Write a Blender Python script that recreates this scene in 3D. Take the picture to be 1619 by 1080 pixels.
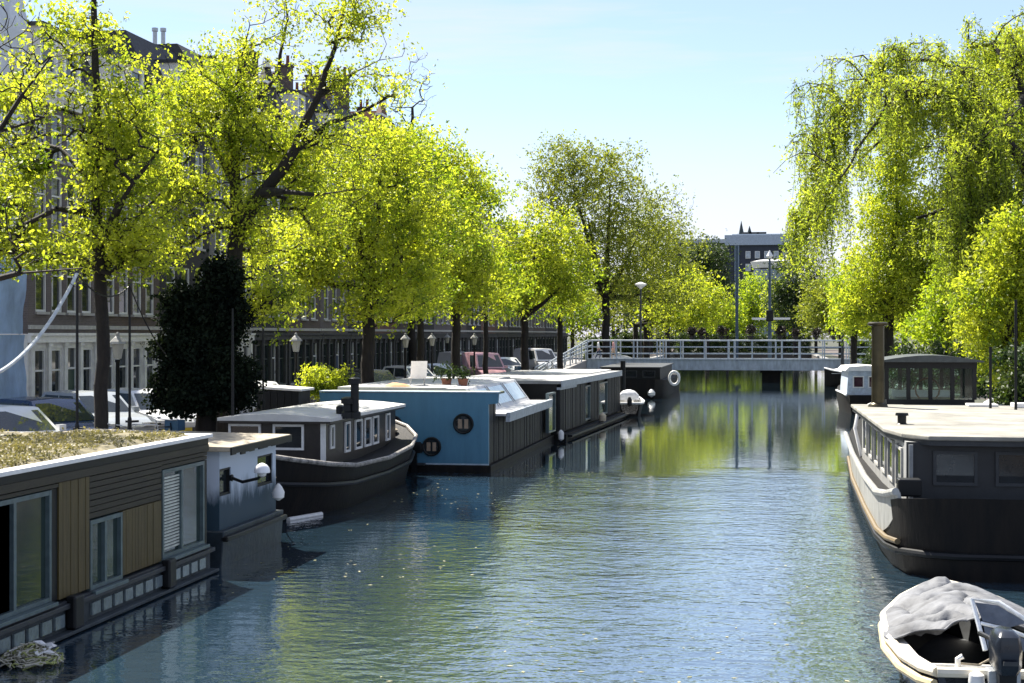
import bpy, bmesh, math, random
import numpy as np
from mathutils import Vector, Matrix, noise

for o in list(bpy.data.objects):
    bpy.data.objects.remove(o)
SC = bpy.context.scene
COL = SC.collection
R = math.radians

# ------------------------------------------------------------------ camera, sky, sun, exposure
EYE = 4.0                       # metres above the water
FPX = 2340.0                    # focal length in pixels of the 1619 px wide photograph
HOR = 528.0                     # row of the horizon
YAW = R(9.49)
cam = bpy.data.cameras.new('camera')
cam.sensor_width = 36.0
cam.lens = 36.0 * FPX / 1619.0
cam.shift_y = (HOR - 540.0) / 1619.0
cam.clip_start = 0.1
cam.clip_end = 3000
camo = bpy.data.objects.new('camera', cam)
COL.objects.link(camo)
camo.location = (0, 0, EYE)
camo.rotation_euler = (R(90), 0, YAW)
SC.camera = camo

SUN_EL = R(52)
SUN_AZ = Vector((-0.66, 0.75, 0)).normalized()     # where the sun stands: ahead and to the left
world = bpy.data.worlds.new('World')
SC.world = world
world.use_nodes = True
wn = world.node_tree.nodes
wl = world.node_tree.links
wn.clear()
sky = wn.new('ShaderNodeTexSky')
sky.sky_type = 'NISHITA'
sky.sun_disc = False
sky.sun_elevation = SUN_EL
sky.sun_rotation = math.atan2(SUN_AZ.x, SUN_AZ.y)
sky.air_density = 1.0
sky.dust_density = 0.15
sky.ozone_density = 2.4
tc = wn.new('ShaderNodeTexCoord')
mp = wn.new('ShaderNodeMapping')
mp.inputs['Scale'].default_value = (1.0, 1.0, 11.0)
cn = wn.new('ShaderNodeTexNoise')
cn.inputs['Scale'].default_value = 2.2
cn.inputs['Detail'].default_value = 5
cn.inputs['Roughness'].default_value = 0.6
cr = wn.new('ShaderNodeValToRGB')
cr.color_ramp.elements[0].position = 0.44
cr.color_ramp.elements[0].color = (0.18, 0.18, 0.18, 1)
cr.color_ramp.elements[1].position = 0.72
cr.color_ramp.elements[1].color = (0.85, 0.85, 0.85, 1)
mx = wn.new('ShaderNodeMix')
mx.data_type = 'RGBA'
mx.inputs[7].default_value = (5.4, 5.3, 6.3, 1)
bg = wn.new('ShaderNodeBackground')
bg.inputs['Strength'].default_value = 0.066
wo = wn.new('ShaderNodeOutputWorld')
wl.new(tc.outputs['Generated'], mp.inputs['Vector'])
wl.new(mp.outputs['Vector'], cn.inputs['Vector'])
wl.new(cn.outputs['Fac'], cr.inputs['Fac'])
sz = wn.new('ShaderNodeSeparateXYZ')
hz = wn.new('ShaderNodeMapRange'); hz.interpolation_type = 'SMOOTHSTEP'     # pale air low over the horizon
hz.inputs[1].default_value = 0.0; hz.inputs[2].default_value = 0.21; hz.inputs[3].default_value = 0.92; hz.inputs[4].default_value = 0.0
hm = wn.new('ShaderNodeMath'); hm.operation = 'MAXIMUM'
wl.new(tc.outputs['Generated'], sz.inputs[0])
wl.new(sz.outputs['Z'], hz.inputs[0])
wl.new(hz.outputs[0], hm.inputs[0])
wl.new(cr.outputs['Color'], hm.inputs[1])
wl.new(hm.outputs[0], mx.inputs[0])
wl.new(sky.outputs['Color'], mx.inputs[6])
wl.new(mx.outputs[2], bg.inputs['Color'])
wl.new(bg.outputs['Background'], wo.inputs['Surface'])

sl = bpy.data.lights.new('sun', 'SUN')
sl.energy = 5.0
sl.angle = R(0.5)
sl.color = (1.0, 0.94, 0.84)
so = bpy.data.objects.new('sun', sl)
COL.objects.link(so)
to_sun = Vector((SUN_AZ.x * math.cos(SUN_EL), SUN_AZ.y * math.cos(SUN_EL), math.sin(SUN_EL)))
so.rotation_euler = to_sun.to_track_quat('Z', 'Y').to_euler()
so.location = (-30, 40, 60)

vs = SC.view_settings
vs.view_transform = 'Standard'
vs.look = 'None'
vs.gamma = 1.0
vs.use_curve_mapping = False
vs.exposure = 1.42

# ------------------------------------------------------------------ pixel -> place
SN, CS = math.sin(YAW), math.cos(YAW)
def on_d(u, v, d):
    a = (u - 809.5) / FPX
    return Vector((d * (-SN + CS * a), d * (CS + SN * a), EYE + (HOR - v) / FPX * d))
def on_z(u, v, z):
    return on_d(u, v, (EYE - z) * FPX / (v - HOR))
def on_x(u, v, x):
    a = (u - 809.5) / FPX
    return on_d(u, v, x / (-SN + CS * a))
def on_y(u, v, y):
    a = (u - 809.5) / FPX
    return on_d(u, v, y / (CS + SN * a))

# ------------------------------------------------------------------ materials
MATS = {}
def mat(name, col, rough=0.6, metal=0.0, var=0.25, scale=6.0, bump=0.0, bscale=40.0, spec=0.5, stretch=(1, 1, 1), col2=None):
    """principled paint with noise-driven colour variation and fine relief"""
    if name in MATS:
        return MATS[name]
    m = bpy.data.materials.new(name)
    m.use_nodes = True
    nt = m.node_tree
    b = nt.nodes['Principled BSDF']
    b.inputs['Roughness'].default_value = rough
    b.inputs['Metallic'].default_value = metal
    b.inputs['Specular IOR Level'].default_value = spec
    t = nt.nodes.new('ShaderNodeTexCoord')
    mpn = nt.nodes.new('ShaderNodeMapping')
    mpn.inputs['Scale'].default_value = stretch
    n = nt.nodes.new('ShaderNodeTexNoise')
    n.inputs['Scale'].default_value = scale
    n.inputs['Detail'].default_value = 6
    n.inputs['Roughness'].default_value = 0.65
    r = nt.nodes.new('ShaderNodeValToRGB')
    c2 = col2 or tuple(min(1, c * (1 + var)) for c in col)
    c1 = tuple(c * (1 - var) for c in col)
    r.color_ramp.elements[0].position = 0.3
    r.color_ramp.elements[1].position = 0.7
    r.color_ramp.elements[0].color = (*c1, 1)
    r.color_ramp.elements[1].color = (*c2, 1)
    nt.links.new(t.outputs['Object'], mpn.inputs['Vector'])
    nt.links.new(mpn.outputs['Vector'], n.inputs['Vector'])
    nt.links.new(n.outputs['Fac'], r.inputs['Fac'])
    nt.links.new(r.outputs['Color'], b.inputs['Base Color'])
    if bump:
        n2 = nt.nodes.new('ShaderNodeTexNoise')
        n2.inputs['Scale'].default_value = bscale
        n2.inputs['Detail'].default_value = 4
        nt.links.new(mpn.outputs['Vector'], n2.inputs['Vector'])
        bp = nt.nodes.new('ShaderNodeBump')
        bp.inputs['Strength'].default_value = bump
        bp.inputs['Distance'].default_value = 0.03
        nt.links.new(n2.outputs['Fac'], bp.inputs['Height'])
        nt.links.new(bp.outputs['Normal'], b.inputs['Normal'])
    MATS[name] = m
    return m

def leaf_mat(name, c_dark, c_light, transl=0.5, tboost=1.3):
    if name in MATS:
        return MATS[name]
    m = bpy.data.materials.new(name)
    m.use_nodes = True
    nt = m.node_tree
    b = nt.nodes['Principled BSDF']
    out = nt.nodes['Material Output']
    b.inputs['Roughness'].default_value = 0.5
    b.inputs['Specular IOR Level'].default_value = 0.35
    g = nt.nodes.new('ShaderNodeNewGeometry')
    tco = nt.nodes.new('ShaderNodeTexCoord')
    n = nt.nodes.new('ShaderNodeTexNoise')
    n.inputs['Scale'].default_value = 1.1
    n.inputs['Detail'].default_value = 3
    nt.links.new(tco.outputs['Object'], n.inputs['Vector'])
    ma = nt.nodes.new('ShaderNodeMath'); ma.operation = 'MULTIPLY_ADD'
    ma.inputs[1].default_value = 0.34
    nt.links.new(g.outputs['Random Per Island'], ma.inputs[0])
    m2 = nt.nodes.new('ShaderNodeMath'); m2.operation = 'MULTIPLY_ADD'
    m2.inputs[1].default_value = 2.4
    m2.inputs[2].default_value = -0.86
    nt.links.new(n.outputs['Fac'], m2.inputs[0])
    nt.links.new(m2.outputs[0], ma.inputs[2])
    r = nt.nodes.new('ShaderNodeValToRGB')
    r.color_ramp.elements[0].position = 0.05
    r.color_ramp.elements[1].position = 0.95
    r.color_ramp.elements[0].color = (*c_dark, 1)
    r.color_ramp.elements[1].color = (*c_light, 1)
    nt.links.new(ma.outputs[0], r.inputs['Fac'])
    nt.links.new(r.outputs['Color'], b.inputs['Base Color'])
    tr = nt.nodes.new('ShaderNodeBsdfTranslucent')
    mm = nt.nodes.new('ShaderNodeMix'); mm.data_type = 'RGBA'; mm.blend_type = 'MULTIPLY'
    mm.inputs[0].default_value = 1.0
    mm.inputs[7].default_value = (tboost * 1.0, tboost, tboost * 0.42, 1)
    nt.links.new(r.outputs['Color'], mm.inputs[6])
    nt.links.new(mm.outputs[2], tr.inputs['Color'])
    ms = nt.nodes.new('ShaderNodeMixShader')
    ms.inputs[0].default_value = transl
    nt.links.new(b.outputs[0], ms.inputs[1])
    nt.links.new(tr.outputs[0], ms.inputs[2])
    nt.links.new(ms.outputs[0], out.inputs['Surface'])
    MATS[name] = m
    return m

def brick_mat(name, c1, c2, mortar, scale=1.0):
    if name in MATS:
        return MATS[name]
    m = bpy.data.materials.new(name)
    m.use_nodes = True
    nt = m.node_tree
    b = nt.nodes['Principled BSDF']
    b.inputs['Roughness'].default_value = 0.85
    t = nt.nodes.new('ShaderNodeTexCoord')
    sep = nt.nodes.new('ShaderNodeSeparateXYZ')
    cmb = nt.nodes.new('ShaderNodeCombineXYZ')
    nt.links.new(t.outputs['Object'], sep.inputs[0])
    ad = nt.nodes.new('ShaderNodeMath'); ad.operation = 'ADD'
    nt.links.new(sep.outputs['X'], ad.inputs[0]); nt.links.new(sep.outputs['Y'], ad.inputs[1])
    nt.links.new(ad.outputs[0], cmb.inputs['X']); nt.links.new(sep.outputs['Z'], cmb.inputs['Y'])
    br = nt.nodes.new('ShaderNodeTexBrick')
    br.inputs['Scale'].default_value = 4.2 * scale
    br.inputs['Color1'].default_value = (*c1, 1)
    br.inputs['Color2'].default_value = (*c2, 1)
    br.inputs['Mortar'].default_value = (*mortar, 1)
    br.inputs['Mortar Size'].default_value = 0.015
    nt.links.new(cmb.outputs[0], br.inputs['Vector'])
    n = nt.nodes.new('ShaderNodeTexNoise'); n.inputs['Scale'].default_value = 0.9; n.inputs['Detail'].default_value = 6
    nt.links.new(t.outputs['Object'], n.inputs['Vector'])
    mm = nt.nodes.new('ShaderNodeMix'); mm.data_type = 'RGBA'; mm.blend_type = 'MULTIPLY'
    mm.inputs[0].default_value = 0.7
    rr = nt.nodes.new('ShaderNodeValToRGB')
    rr.color_ramp.elements[0].color = (0.45, 0.45, 0.45, 1); rr.color_ramp.elements[1].color = (1.25, 1.22, 1.2, 1)
    nt.links.new(n.outputs['Fac'], rr.inputs['Fac'])
    nt.links.new(br.outputs['Color'], mm.inputs[6]); nt.links.new(rr.outputs['Color'], mm.inputs[7])
    nt.links.new(mm.outputs[2], b.inputs['Base Color'])
    MATS[name] = m
    return m

def stain_mat(name, col, dirt, zlo, zhi, rough=0.6):
    """old paint with rising dirt and streaks (dirt of its own shape, in object space)"""
    m = bpy.data.materials.new(name)
    m.use_nodes = True
    nt = m.node_tree
    b = nt.nodes['Principled BSDF']
    b.inputs['Roughness'].default_value = rough
    t = nt.nodes.new('ShaderNodeTexCoord')
    mp_ = nt.nodes.new('ShaderNodeMapping'); mp_.inputs['Scale'].default_value = (1, 1, 0.25)
    nt.links.new(t.outputs['Object'], mp_.inputs[0])
    n = nt.nodes.new('ShaderNodeTexNoise'); n.inputs['Scale'].default_value = 3.5; n.inputs['Detail'].default_value = 7; n.inputs['Roughness'].default_value = 0.7
    nt.links.new(mp_.outputs[0], n.inputs['Vector'])
    sep = nt.nodes.new('ShaderNodeSeparateXYZ'); nt.links.new(t.outputs['Object'], sep.inputs[0])
    mr = nt.nodes.new('ShaderNodeMapRange'); mr.inputs[1].default_value = zlo; mr.inputs[2].default_value = zhi
    mr.inputs[3].default_value = 0.75; mr.inputs[4].default_value = -0.35
    nt.links.new(sep.outputs['Z'], mr.inputs[0])
    ad = nt.nodes.new('ShaderNodeMath'); ad.operation = 'ADD'
    nt.links.new(n.outputs['Fac'], ad.inputs[0]); nt.links.new(mr.outputs[0], ad.inputs[1])
    r = nt.nodes.new('ShaderNodeValToRGB')
    r.color_ramp.elements[0].position = 0.42; r.color_ramp.elements[1].position = 0.8
    r.color_ramp.elements[0].color = (*col, 1); r.color_ramp.elements[1].color = (*dirt, 1)
    nt.links.new(ad.outputs[0], r.inputs['Fac']); nt.links.new(r.outputs['Color'], b.inputs['Base Color'])
    MATS[name] = m
    return m

# common finishes
WHITE = mat('white_paint', (0.78, 0.77, 0.74), 0.45, var=0.1)
CREAM = mat('cream_plaster', (0.70, 0.69, 0.65), 0.8, var=0.18, scale=2, bump=0.15)
BLACK = mat('black_paint', (0.007, 0.008, 0.009), 0.45, var=0.4, scale=3, spec=0.3)
TAR = mat('tarred_steel', (0.007, 0.008, 0.010), 0.6, var=0.6, scale=5, bump=0.25, bscale=18, spec=0.2, stretch=(1, 1, 0.18), col2=(0.013, 0.010, 0.008))
DKGREY = mat('dark_grey_metal', (0.03, 0.034, 0.038), 0.5, var=0.3)
STEEL = mat('pale_steel_paint', (0.36, 0.41, 0.45), 0.5, var=0.28, scale=4, stretch=(1, 1, 0.3))
GALV = mat('galvanised', (0.45, 0.47, 0.48), 0.4, metal=0.6, var=0.15)
BARK = mat('bark', (0.020, 0.016, 0.013), 0.9, var=0.5, scale=9, bump=0.6, bscale=25, stretch=(1, 1, 0.3))
RUBBER = mat('rubber', (0.012, 0.012, 0.012), 0.8, var=0.3)
CHROME = mat('chrome', (0.75, 0.75, 0.75), 0.15, metal=1.0, var=0.05)
ROPE = mat('rope', (0.35, 0.30, 0.22), 0.9, var=0.3, scale=30)
def glass_mat(name, col, rough=0.04):
    return mat(name, col, rough, var=0.35, scale=1.3, spec=0.8)
PANE = glass_mat('window_glass', (0.02, 0.026, 0.03))
PANE2 = glass_mat('window_glass_green', (0.02, 0.035, 0.03))

# ------------------------------------------------------------------ mesh building
def root_loc(o):
    l = Vector((0, 0, 0))
    while o is not None:
        l += o.location
        o = o.parent
    return l

class MB:
    def __init__(self):
        self.v = []
        self.f = []
    def add(self, vs, fs):
        n = len(self.v)
        self.v.extend([tuple(p) for p in vs])
        self.f.extend([tuple(i + n for i in q) for q in fs])
        return self
    def box(self, x0, x1, y0, y1, z0, z1):
        if x0 > x1: x0, x1 = x1, x0
        if y0 > y1: y0, y1 = y1, y0
        if z0 > z1: z0, z1 = z1, z0
        return self.add([(x0, y0, z0), (x1, y0, z0), (x1, y1, z0), (x0, y1, z0), (x0, y0, z1), (x1, y0, z1), (x1, y1, z1), (x0, y1, z1)],
                        [(0, 3, 2, 1), (4, 5, 6, 7), (0, 1, 5, 4), (1, 2, 6, 5), (2, 3, 7, 6), (3, 0, 4, 7)])
    def hexa(self, p):   # 8 points: bottom 4 (ccw from above), top 4
        return self.add(p, [(0, 3, 2, 1), (4, 5, 6, 7), (0, 1, 5, 4), (1, 2, 6, 5), (2, 3, 7, 6), (3, 0, 4, 7)])
    def rings(self, rings, cap=True, closed=True):
        n = len(rings[0])
        vs = [p for r in rings for p in r]
        fs = []
        for i in range(len(rings) - 1):
            for j in range(n if closed else n - 1):
                k = (j + 1) % n
                fs.append((i * n + j, i * n + k, (i + 1) * n + k, (i + 1) * n + j))
        if cap:
            fs.append(tuple(range(n - 1, -1, -1)))
            fs.append(tuple((len(rings) - 1) * n + j for j in range(n)))
        return self.add(vs, fs)
    def tube(self, pts, r, n=8, cap=True):
        pts = [Vector(p) for p in pts]
        rs = r if isinstance(r, (list, tuple)) else [r] * len(pts)
        rings = []
        up = None
        for i, p in enumerate(pts):
            a = pts[max(0, i - 1)]; b = pts[min(len(pts) - 1, i + 1)]
            d = (b - a).normalized()
            if up is None:
                up = Vector((0, 0, 1)) if abs(d.z) < 0.9 else Vector((1, 0, 0))
            s = d.cross(up).normalized()
            up = s.cross(d).normalized()
            rings.append([p + (s * math.cos(2 * math.pi * j / n) + up * math.sin(2 * math.pi * j / n)) * rs[i] for j in range(n)])
        return self.rings(rings, cap)
    def lathe(self, prof, c=(0, 0, 0), n=16, axis='z'):
        c = Vector(c)
        rings = []
        for r_, z in prof:
            ring = []
            for j in range(n):
                a = 2 * math.pi * j / n
                x, y = r_ * math.cos(a), r_ * math.sin(a)
                ring.append(c + (Vector((x, y, z)) if axis == 'z' else Vector((z, x, y)) if axis == 'x' else Vector((x, z, -y))))
            rings.append(ring)
        return self.rings(rings, True)
    def prism(self, poly, axis, a, b):
        """poly: list of 2-D points in the plane across the axis (x: (y,z), y: (x,z), z: (x,y))"""
        def P(q, t):
            return (t, q[0], q[1]) if axis == 'x' else (q[0], t, q[1]) if axis == 'y' else (q[0], q[1], t)
        return self.rings([[P(q, a) for q in poly], [P(q, b) for q in poly]], True)
    def mesh(self, name, m, smooth=False):
        me = bpy.data.meshes.new(name)
        me.from_pydata([tuple(p) for p in self.v], [], self.f)
        if isinstance(m, (list, tuple)):
            for q in m: me.materials.append(q)
        else:
            me.materials.append(m)
        bm = bmesh.new(); bm.from_mesh(me)
        bmesh.ops.recalc_face_normals(bm, faces=bm.faces)
        bm.to_mesh(me); bm.free()
        if smooth:
            me.shade_smooth()
            me.set_sharp_from_angle(angle=R(40))
        return me
    def build(self, name, m, parent=None, smooth=False, world=True, bevel=0.0):
        if parent is not None and world:
            l = root_loc(parent)
            self.v = [(p[0] - l.x, p[1] - l.y, p[2] - l.z) for p in self.v]
        me = self.mesh(name, m, smooth)
        o = bpy.data.objects.new(name, me)
        COL.objects.link(o)
        o.parent = parent
        if bevel:
            md = o.modifiers.new('bevel', 'BEVEL'); md.width = bevel; md.segments = 2; md.limit_method = 'ANGLE'
        return o

def tag(o, label=None, cat=None, group=None, kind=None):
    if label: o['label'] = label
    if cat: o['category'] = cat
    if group: o['group'] = group
    if kind: o['kind'] = kind
    return o
def thing(name, label, cat, loc=(0, 0, 0), rz=0.0, group=None):
    o = bpy.data.objects.new(name, None)
    o.empty_display_size = 0.3
    COL.objects.link(o)
    o.location = loc
    o.rotation_euler.z = rz
    return tag(o, label, cat, group)
def inst(name, me, parent, loc=(0, 0, 0), rot=(0, 0, 0)):
    o = bpy.data.objects.new(name, me)
    COL.objects.link(o)
    o.parent = parent
    o.location = loc
    o.rotation_euler = rot
    return o
def copy_tree(o, parent=None):
    c = o.copy()
    COL.objects.link(c)
    c.parent = parent
    for ch in list(o.children):
        copy_tree(ch, c)
    return c
def bx(name, m, parent, x0, x1, y0, y1, z0, z1, bevel=0.0, world=True):
    return MB().box(x0, x1, y0, y1, z0, z1).build(name, m, parent, world=world, bevel=bevel)
def struct(name, mb, m):
    o = mb.build(name, m)
    o['kind'] = 'structure'
    return o
rng = random.Random(7)

QL, QR = -13.2, 7.9        # quay edges
GZ = 0.9                   # street level above the water
YEND = 235.0

# ------------------------------------------------------------------ ground, water, roads
gm = MB()
xs = [-900, -60, QL, QR, 60, 900]
ys = [-300, 0, 60, 120, YEND, 400, 1500]
for i in range(5):
    for j in range(6):
        if i == 2 and j < 4:
            continue
        gm.add([(xs[i], ys[j], GZ), (xs[i + 1], ys[j], GZ), (xs[i + 1], ys[j + 1], GZ), (xs[i], ys[j + 1], GZ)], [(0, 1, 2, 3)])
struct('ground', gm, mat('ground_earth', (0.05, 0.055, 0.035), 0.95, var=0.4, scale=0.6, bump=0.4, bscale=8))

def water_material():
    m = bpy.data.materials.new('canal_water')
    m.use_nodes = True
    nt = m.node_tree
    L = nt.links.new
    b = nt.nodes['Principled BSDF']
    b.inputs['Base Color'].default_value = (0.022, 0.047, 0.070, 1)
    b.inputs['IOR'].default_value = 1.8
    b.inputs['Coat Weight'].default_value = 1.0
    b.inputs['Coat IOR'].default_value = 1.6
    b.inputs['Coat Roughness'].default_value = 0.04
    b.inputs['Specular IOR Level'].default_value = 0.5
    b.inputs['Roughness'].default_value = 0.035
    t = nt.nodes.new('ShaderNodeTexCoord')
    def nz(scale, sx, sy, det, rough=0.55):
        mp_ = nt.nodes.new('ShaderNodeMapping'); mp_.inputs['Scale'].default_value = (sx, sy, 1)
        n = nt.nodes.new('ShaderNodeTexNoise'); n.inputs['Scale'].default_value = scale
        n.inputs['Detail'].default_value = det; n.inputs['Roughness'].default_value = rough
        L(t.outputs['Object'], mp_.inputs[0]); L(mp_.outputs[0], n.inputs['Vector'])
        return n.outputs['Fac']
    def mth(op, a, b_=None, c=None):
        q = nt.nodes.new('ShaderNodeMath'); q.operation = op
        for i, x in enumerate((a, b_, c)):
            if x is None: continue
            if isinstance(x, (int, float)): q.inputs[i].default_value = x
            else: L(x, q.inputs[i])
        return q.outputs[0]
    # breeze: rippled water on this side of a wandering line across the canal, calm beyond
    sep = nt.nodes.new('ShaderNodeSeparateXYZ'); L(t.outputs['Object'], sep.inputs[0])
    wob = nz(0.16, 1, 1, 2)
    yy = mth('MULTIPLY_ADD', wob, 9.0, sep.outputs['Y'])
    mr = nt.nodes.new('ShaderNodeMapRange'); mr.interpolation_type = 'SMOOTHSTEP'
    mr.inputs[1].default_value = 46.5; mr.inputs[2].default_value = 49.5
    mr.inputs[3].default_value = 1.0; mr.inputs[4].default_value = 0.10
    L(yy, mr.inputs[0])
    # the lee of the moored boats on the left is calmer
    lee = nt.nodes.new('ShaderNodeMapRange'); lee.interpolation_type = 'SMOOTHSTEP'
    lee.inputs[1].default_value = -5.0; lee.inputs[2].default_value = -1.0
    lee.inputs[3].default_value = 0.5; lee.inputs[4].default_value = 1.0
    xx = mth('MULTIPLY_ADD', wob, 5.0, sep.outputs['X'])
    L(xx, lee.inputs[0])
    gust = nz(0.35, 0.8, 1.6, 3)
    g2 = mth('MULTIPLY_ADD', gust, 1.1, 0.45)
    amp = mth('MULTIPLY', mth('MULTIPLY', mr.outputs[0], lee.outputs[0]), g2)
    w1 = nz(3.0, 0.85, 1.2, 3, 0.55)
    w2 = nz(7.5, 0.8, 1.2, 2)
    w3 = nz(0.7, 0.8, 1.2, 2)
    h = mth('ADD', mth('MULTIPLY_ADD', w2, 0.24, w1), mth('MULTIPLY', w3, 0.8))
    h = mth('MULTIPLY', h, amp)
    bp = nt.nodes.new('ShaderNodeBump')
    bp.inputs['Strength'].default_value = 1.0
    bp.inputs['Distance'].default_value = 0.026
    L(h, bp.inputs['Height'])
    L(bp.outputs['Normal'], b.inputs['Normal'])
    L(bp.outputs['Normal'], b.inputs['Coat Normal'])
    return m
wm = MB()
wm.add([(QL - 0.2, -300, 0), (QR + 0.2, -300, 0), (QR + 0.2, YEND + 0.2, 0), (QL - 0.2, YEND + 0.2, 0)], [(0, 1, 2, 3)])
struct('canal_water', wm, water_material())

ROAD = mat('road_brick', (0.10, 0.08, 0.07), 0.9, var=0.25, scale=4, bump=0.3, bscale=30)
PAVE = mat('pavement_tile', (0.27, 0.26, 0.25), 0.9, var=0.2, scale=3, bump=0.2)
struct('road', MB().box(-21.6, -14.6, -60, 300, GZ - 0.05, GZ + 0.006), ROAD)
struct('pavement', MB().box(-24.05, -21.6, -60, 300, GZ - 0.05, GZ + 0.12), PAVE)
struct('kerb', MB().box(-14.6, -14.35, -60, 122, GZ - 0.05, GZ + 0.12), mat('kerb_stone', (0.3, 0.3, 0.29), 0.85))
struct('path', MB().box(10.5, 15, -60, 300, GZ - 0.05, GZ + 0.006), ROAD)
QB = brick_mat('quay_brick', (0.10, 0.075, 0.06), (0.07, 0.06, 0.055), (0.12, 0.115, 0.10))
COPE = mat('coping_stone', (0.33, 0.32, 0.30), 0.85, var=0.3, scale=2, bump=0.2)
def quay(label, x0, x1, y0, y1):
    t = thing('quay_wall', label, 'quay wall', ((x0 + x1) / 2, y0, 0))
    bx('wall', QB, t, x0, x1, y0, y1, -1.0, GZ - 0.06)
    L = max(x1 - x0, y1 - y0)
    n = int(min(60, L / 2.4))
    for i in range(n):
        if y1 - y0 > x1 - x0:
            a = y0 + L * i / n
            bx('coping_stone', COPE, t, x0 - 0.06, x1 + 0.06, a + 0.01, a + L / n - 0.01, GZ - 0.058, GZ + 0.11)
        else:
            a = x0 + L * i / n
            bx('coping_stone', COPE, t, a + 0.01, a + L / n - 0.01, y0 - 0.06, y1 + 0.06, GZ - 0.058, GZ + 0.11)
quay('brick quay wall with stone coping on the left bank behind the moored houseboats', QL - 0.45, QL, -30, YEND)
quay('brick quay wall with stone coping on the right bank under the willow', QR, QR + 0.45, -30, YEND)
quay('low brick quay wall closing the canal far beyond the footbridge', QL, QR, YEND - 0.1, YEND + 0.5)

# ------------------------------------------------------------------ canal houses on the left
FX = -24.0
WCACHE = {}
FRAME_W = mat('window_frame_white', (0.70, 0.70, 0.68), 0.5, var=0.12, scale=3)
FRAME_SHADED = mat('window_frame_shaded', (0.03, 0.045, 0.04), 0.45)  # frames darkened to stand for shade under the trees
SILL = mat('sill_stone', (0.42, 0.41, 0.38), 0.8, var=0.2)
SHADED_STONE = mat('shaded_stone', (0.06, 0.06, 0.058), 0.8, var=0.3)  # stone trim with the tree shade put into its colour
CURTAIN = mat('net_curtain', (0.55, 0.55, 0.52), 0.9, var=0.2, stretch=(1, 8, 1))
def window_meshes(w, h, fm):
    k = (round(w, 2), round(h, 2), fm.name)
    if k in WCACHE:
        return WCACHE[k]
    t = 0.075
    f = MB()
    f.box(-0.15, -0.03, 0, t, 0, h).box(-0.15, -0.03, w - t, w, 0, h)
    f.box(-0.148, -0.032, t, w - t, 0, t).box(-0.148, -0.032, t, w - t, h - t, h)
    f.box(-0.14, -0.045, t, w - t, h * 0.62, h * 0.62 + 0.06)
    if w > 1.0:
        f.box(-0.135, -0.05, w / 2 - 0.03, w / 2 + 0.03, t, h * 0.62)
    pane = MB().box(-0.11, -0.095, t, w - t, t, h - t)
    sill = MB().box(-0.03, 0.09, -0.06, w + 0.06, -0.09, -0.004)
    cur = MB()
    n = 7
    for i in range(n):
        a = t + (w - 2 * t) * 0.3 * i / n
        cur.box(-0.093, -0.086 + 0.004 * (i % 2), a, a + (w - 2 * t) * 0.3 / n, h * 0.1, h * 0.6)
    WCACHE[k] = (f.mesh('window', fm), pane.mesh('pane', PANE), sill.mesh('sill', SILL), cur.mesh('curtain', CURTAIN))
    return WCACHE[k]

def add_window(parent, y, z, w, h, fm=FRAME_W, cur=False, x=0.0):
    a, b, c, d = window_meshes(w, h, fm)
    o = inst('window', a, parent, (x, y, z))
    inst('pane', b, o)
    inst('sill', c, o)
    if cur:
        inst('curtain', d, o)
    return o

def facade(w, h, openings, depth=0.22, x=0.0, back=-9.0, z0=0.0):
    ysx = sorted({0.0, w, *[q for o in openings for q in o[:2]]})
    zsx = sorted({z0, h, *[q for o in openings for q in o[2:]]})
    m = MB()
    for i in range(len(ysx) - 1):
        for j in range(len(zsx) - 1):
            cy, cz = (ysx[i] + ysx[i + 1]) / 2, (zsx[j] + zsx[j + 1]) / 2
            if any(o[0] < cy < o[1] and o[2] < cz < o[3] for o in openings):
                continue
            m.add([(x, ysx[i], zsx[j]), (x, ysx[i + 1], zsx[j]), (x, ysx[i + 1], zsx[j + 1]), (x, ysx[i], zsx[j + 1])], [(0, 1, 2, 3)])
    for a, b, c, d in openings:
        p = [(x, a, c), (x, b, c), (x, b, d), (x, a, d)]
        q = [(x - depth, a, c), (x - depth, b, c), (x - depth, b, d), (x - depth, a, d)]
        m.add(p + q, [(0, 1, 5, 4), (1, 2, 6, 5), (2, 3, 7, 6), (3, 0, 4, 7)])
    if back < x:
        m.add([(x, 0, z0), (back, 0, z0), (back, 0, h), (x, 0, h)], [(0, 1, 2, 3)])
        m.add([(x, w, z0), (back, w, z0), (back, w, h), (x, w, h)], [(0, 1, 2, 3)])
        m.add([(back, 0, z0), (back, w, z0), (back, w, h), (back, 0, h)], [(0, 1, 2, 3)])
        m.add([(x, 0, h), (x, w, h), (back, w, h), (back, 0, h)], [(0, 1, 2, 3)])
    return m

BR = {
    'brown': brick_mat('brick_brown', (0.11, 0.075, 0.06), (0.085, 0.062, 0.05), (0.16, 0.15, 0.14)),
    'dark': brick_mat('brick_dark', (0.028, 0.025, 0.025), (0.02, 0.019, 0.02), (0.09, 0.085, 0.08)),
    'red': brick_mat('brick_red', (0.18, 0.075, 0.05), (0.14, 0.06, 0.04), (0.2, 0.19, 0.17)),
    'plum': brick_mat('brick_plum', (0.15, 0.125, 0.12), (0.12, 0.10, 0.098), (0.2, 0.19, 0.18)),
    'grey': brick_mat('brick_grey', (0.19, 0.185, 0.18), (0.15, 0.148, 0.146), (0.22, 0.21, 0.2)),
}
ROOFT = mat('roof_tile_dark', (0.035, 0.036, 0.04), 0.7, var=0.4, scale=4, bump=0.4, bscale=14)
ROOFR = mat('roof_tile_red', (0.2, 0.07, 0.04), 0.8, var=0.35, scale=5, bump=0.4, bscale=14)
DOORM = {'green': mat('door_green', (0.012, 0.045, 0.03), 0.35), 'black': mat('door_black', (0.015, 0.015, 0.017), 0.35), 'blue': mat('door_blue', (0.02, 0.05, 0.12), 0.35)}

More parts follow.
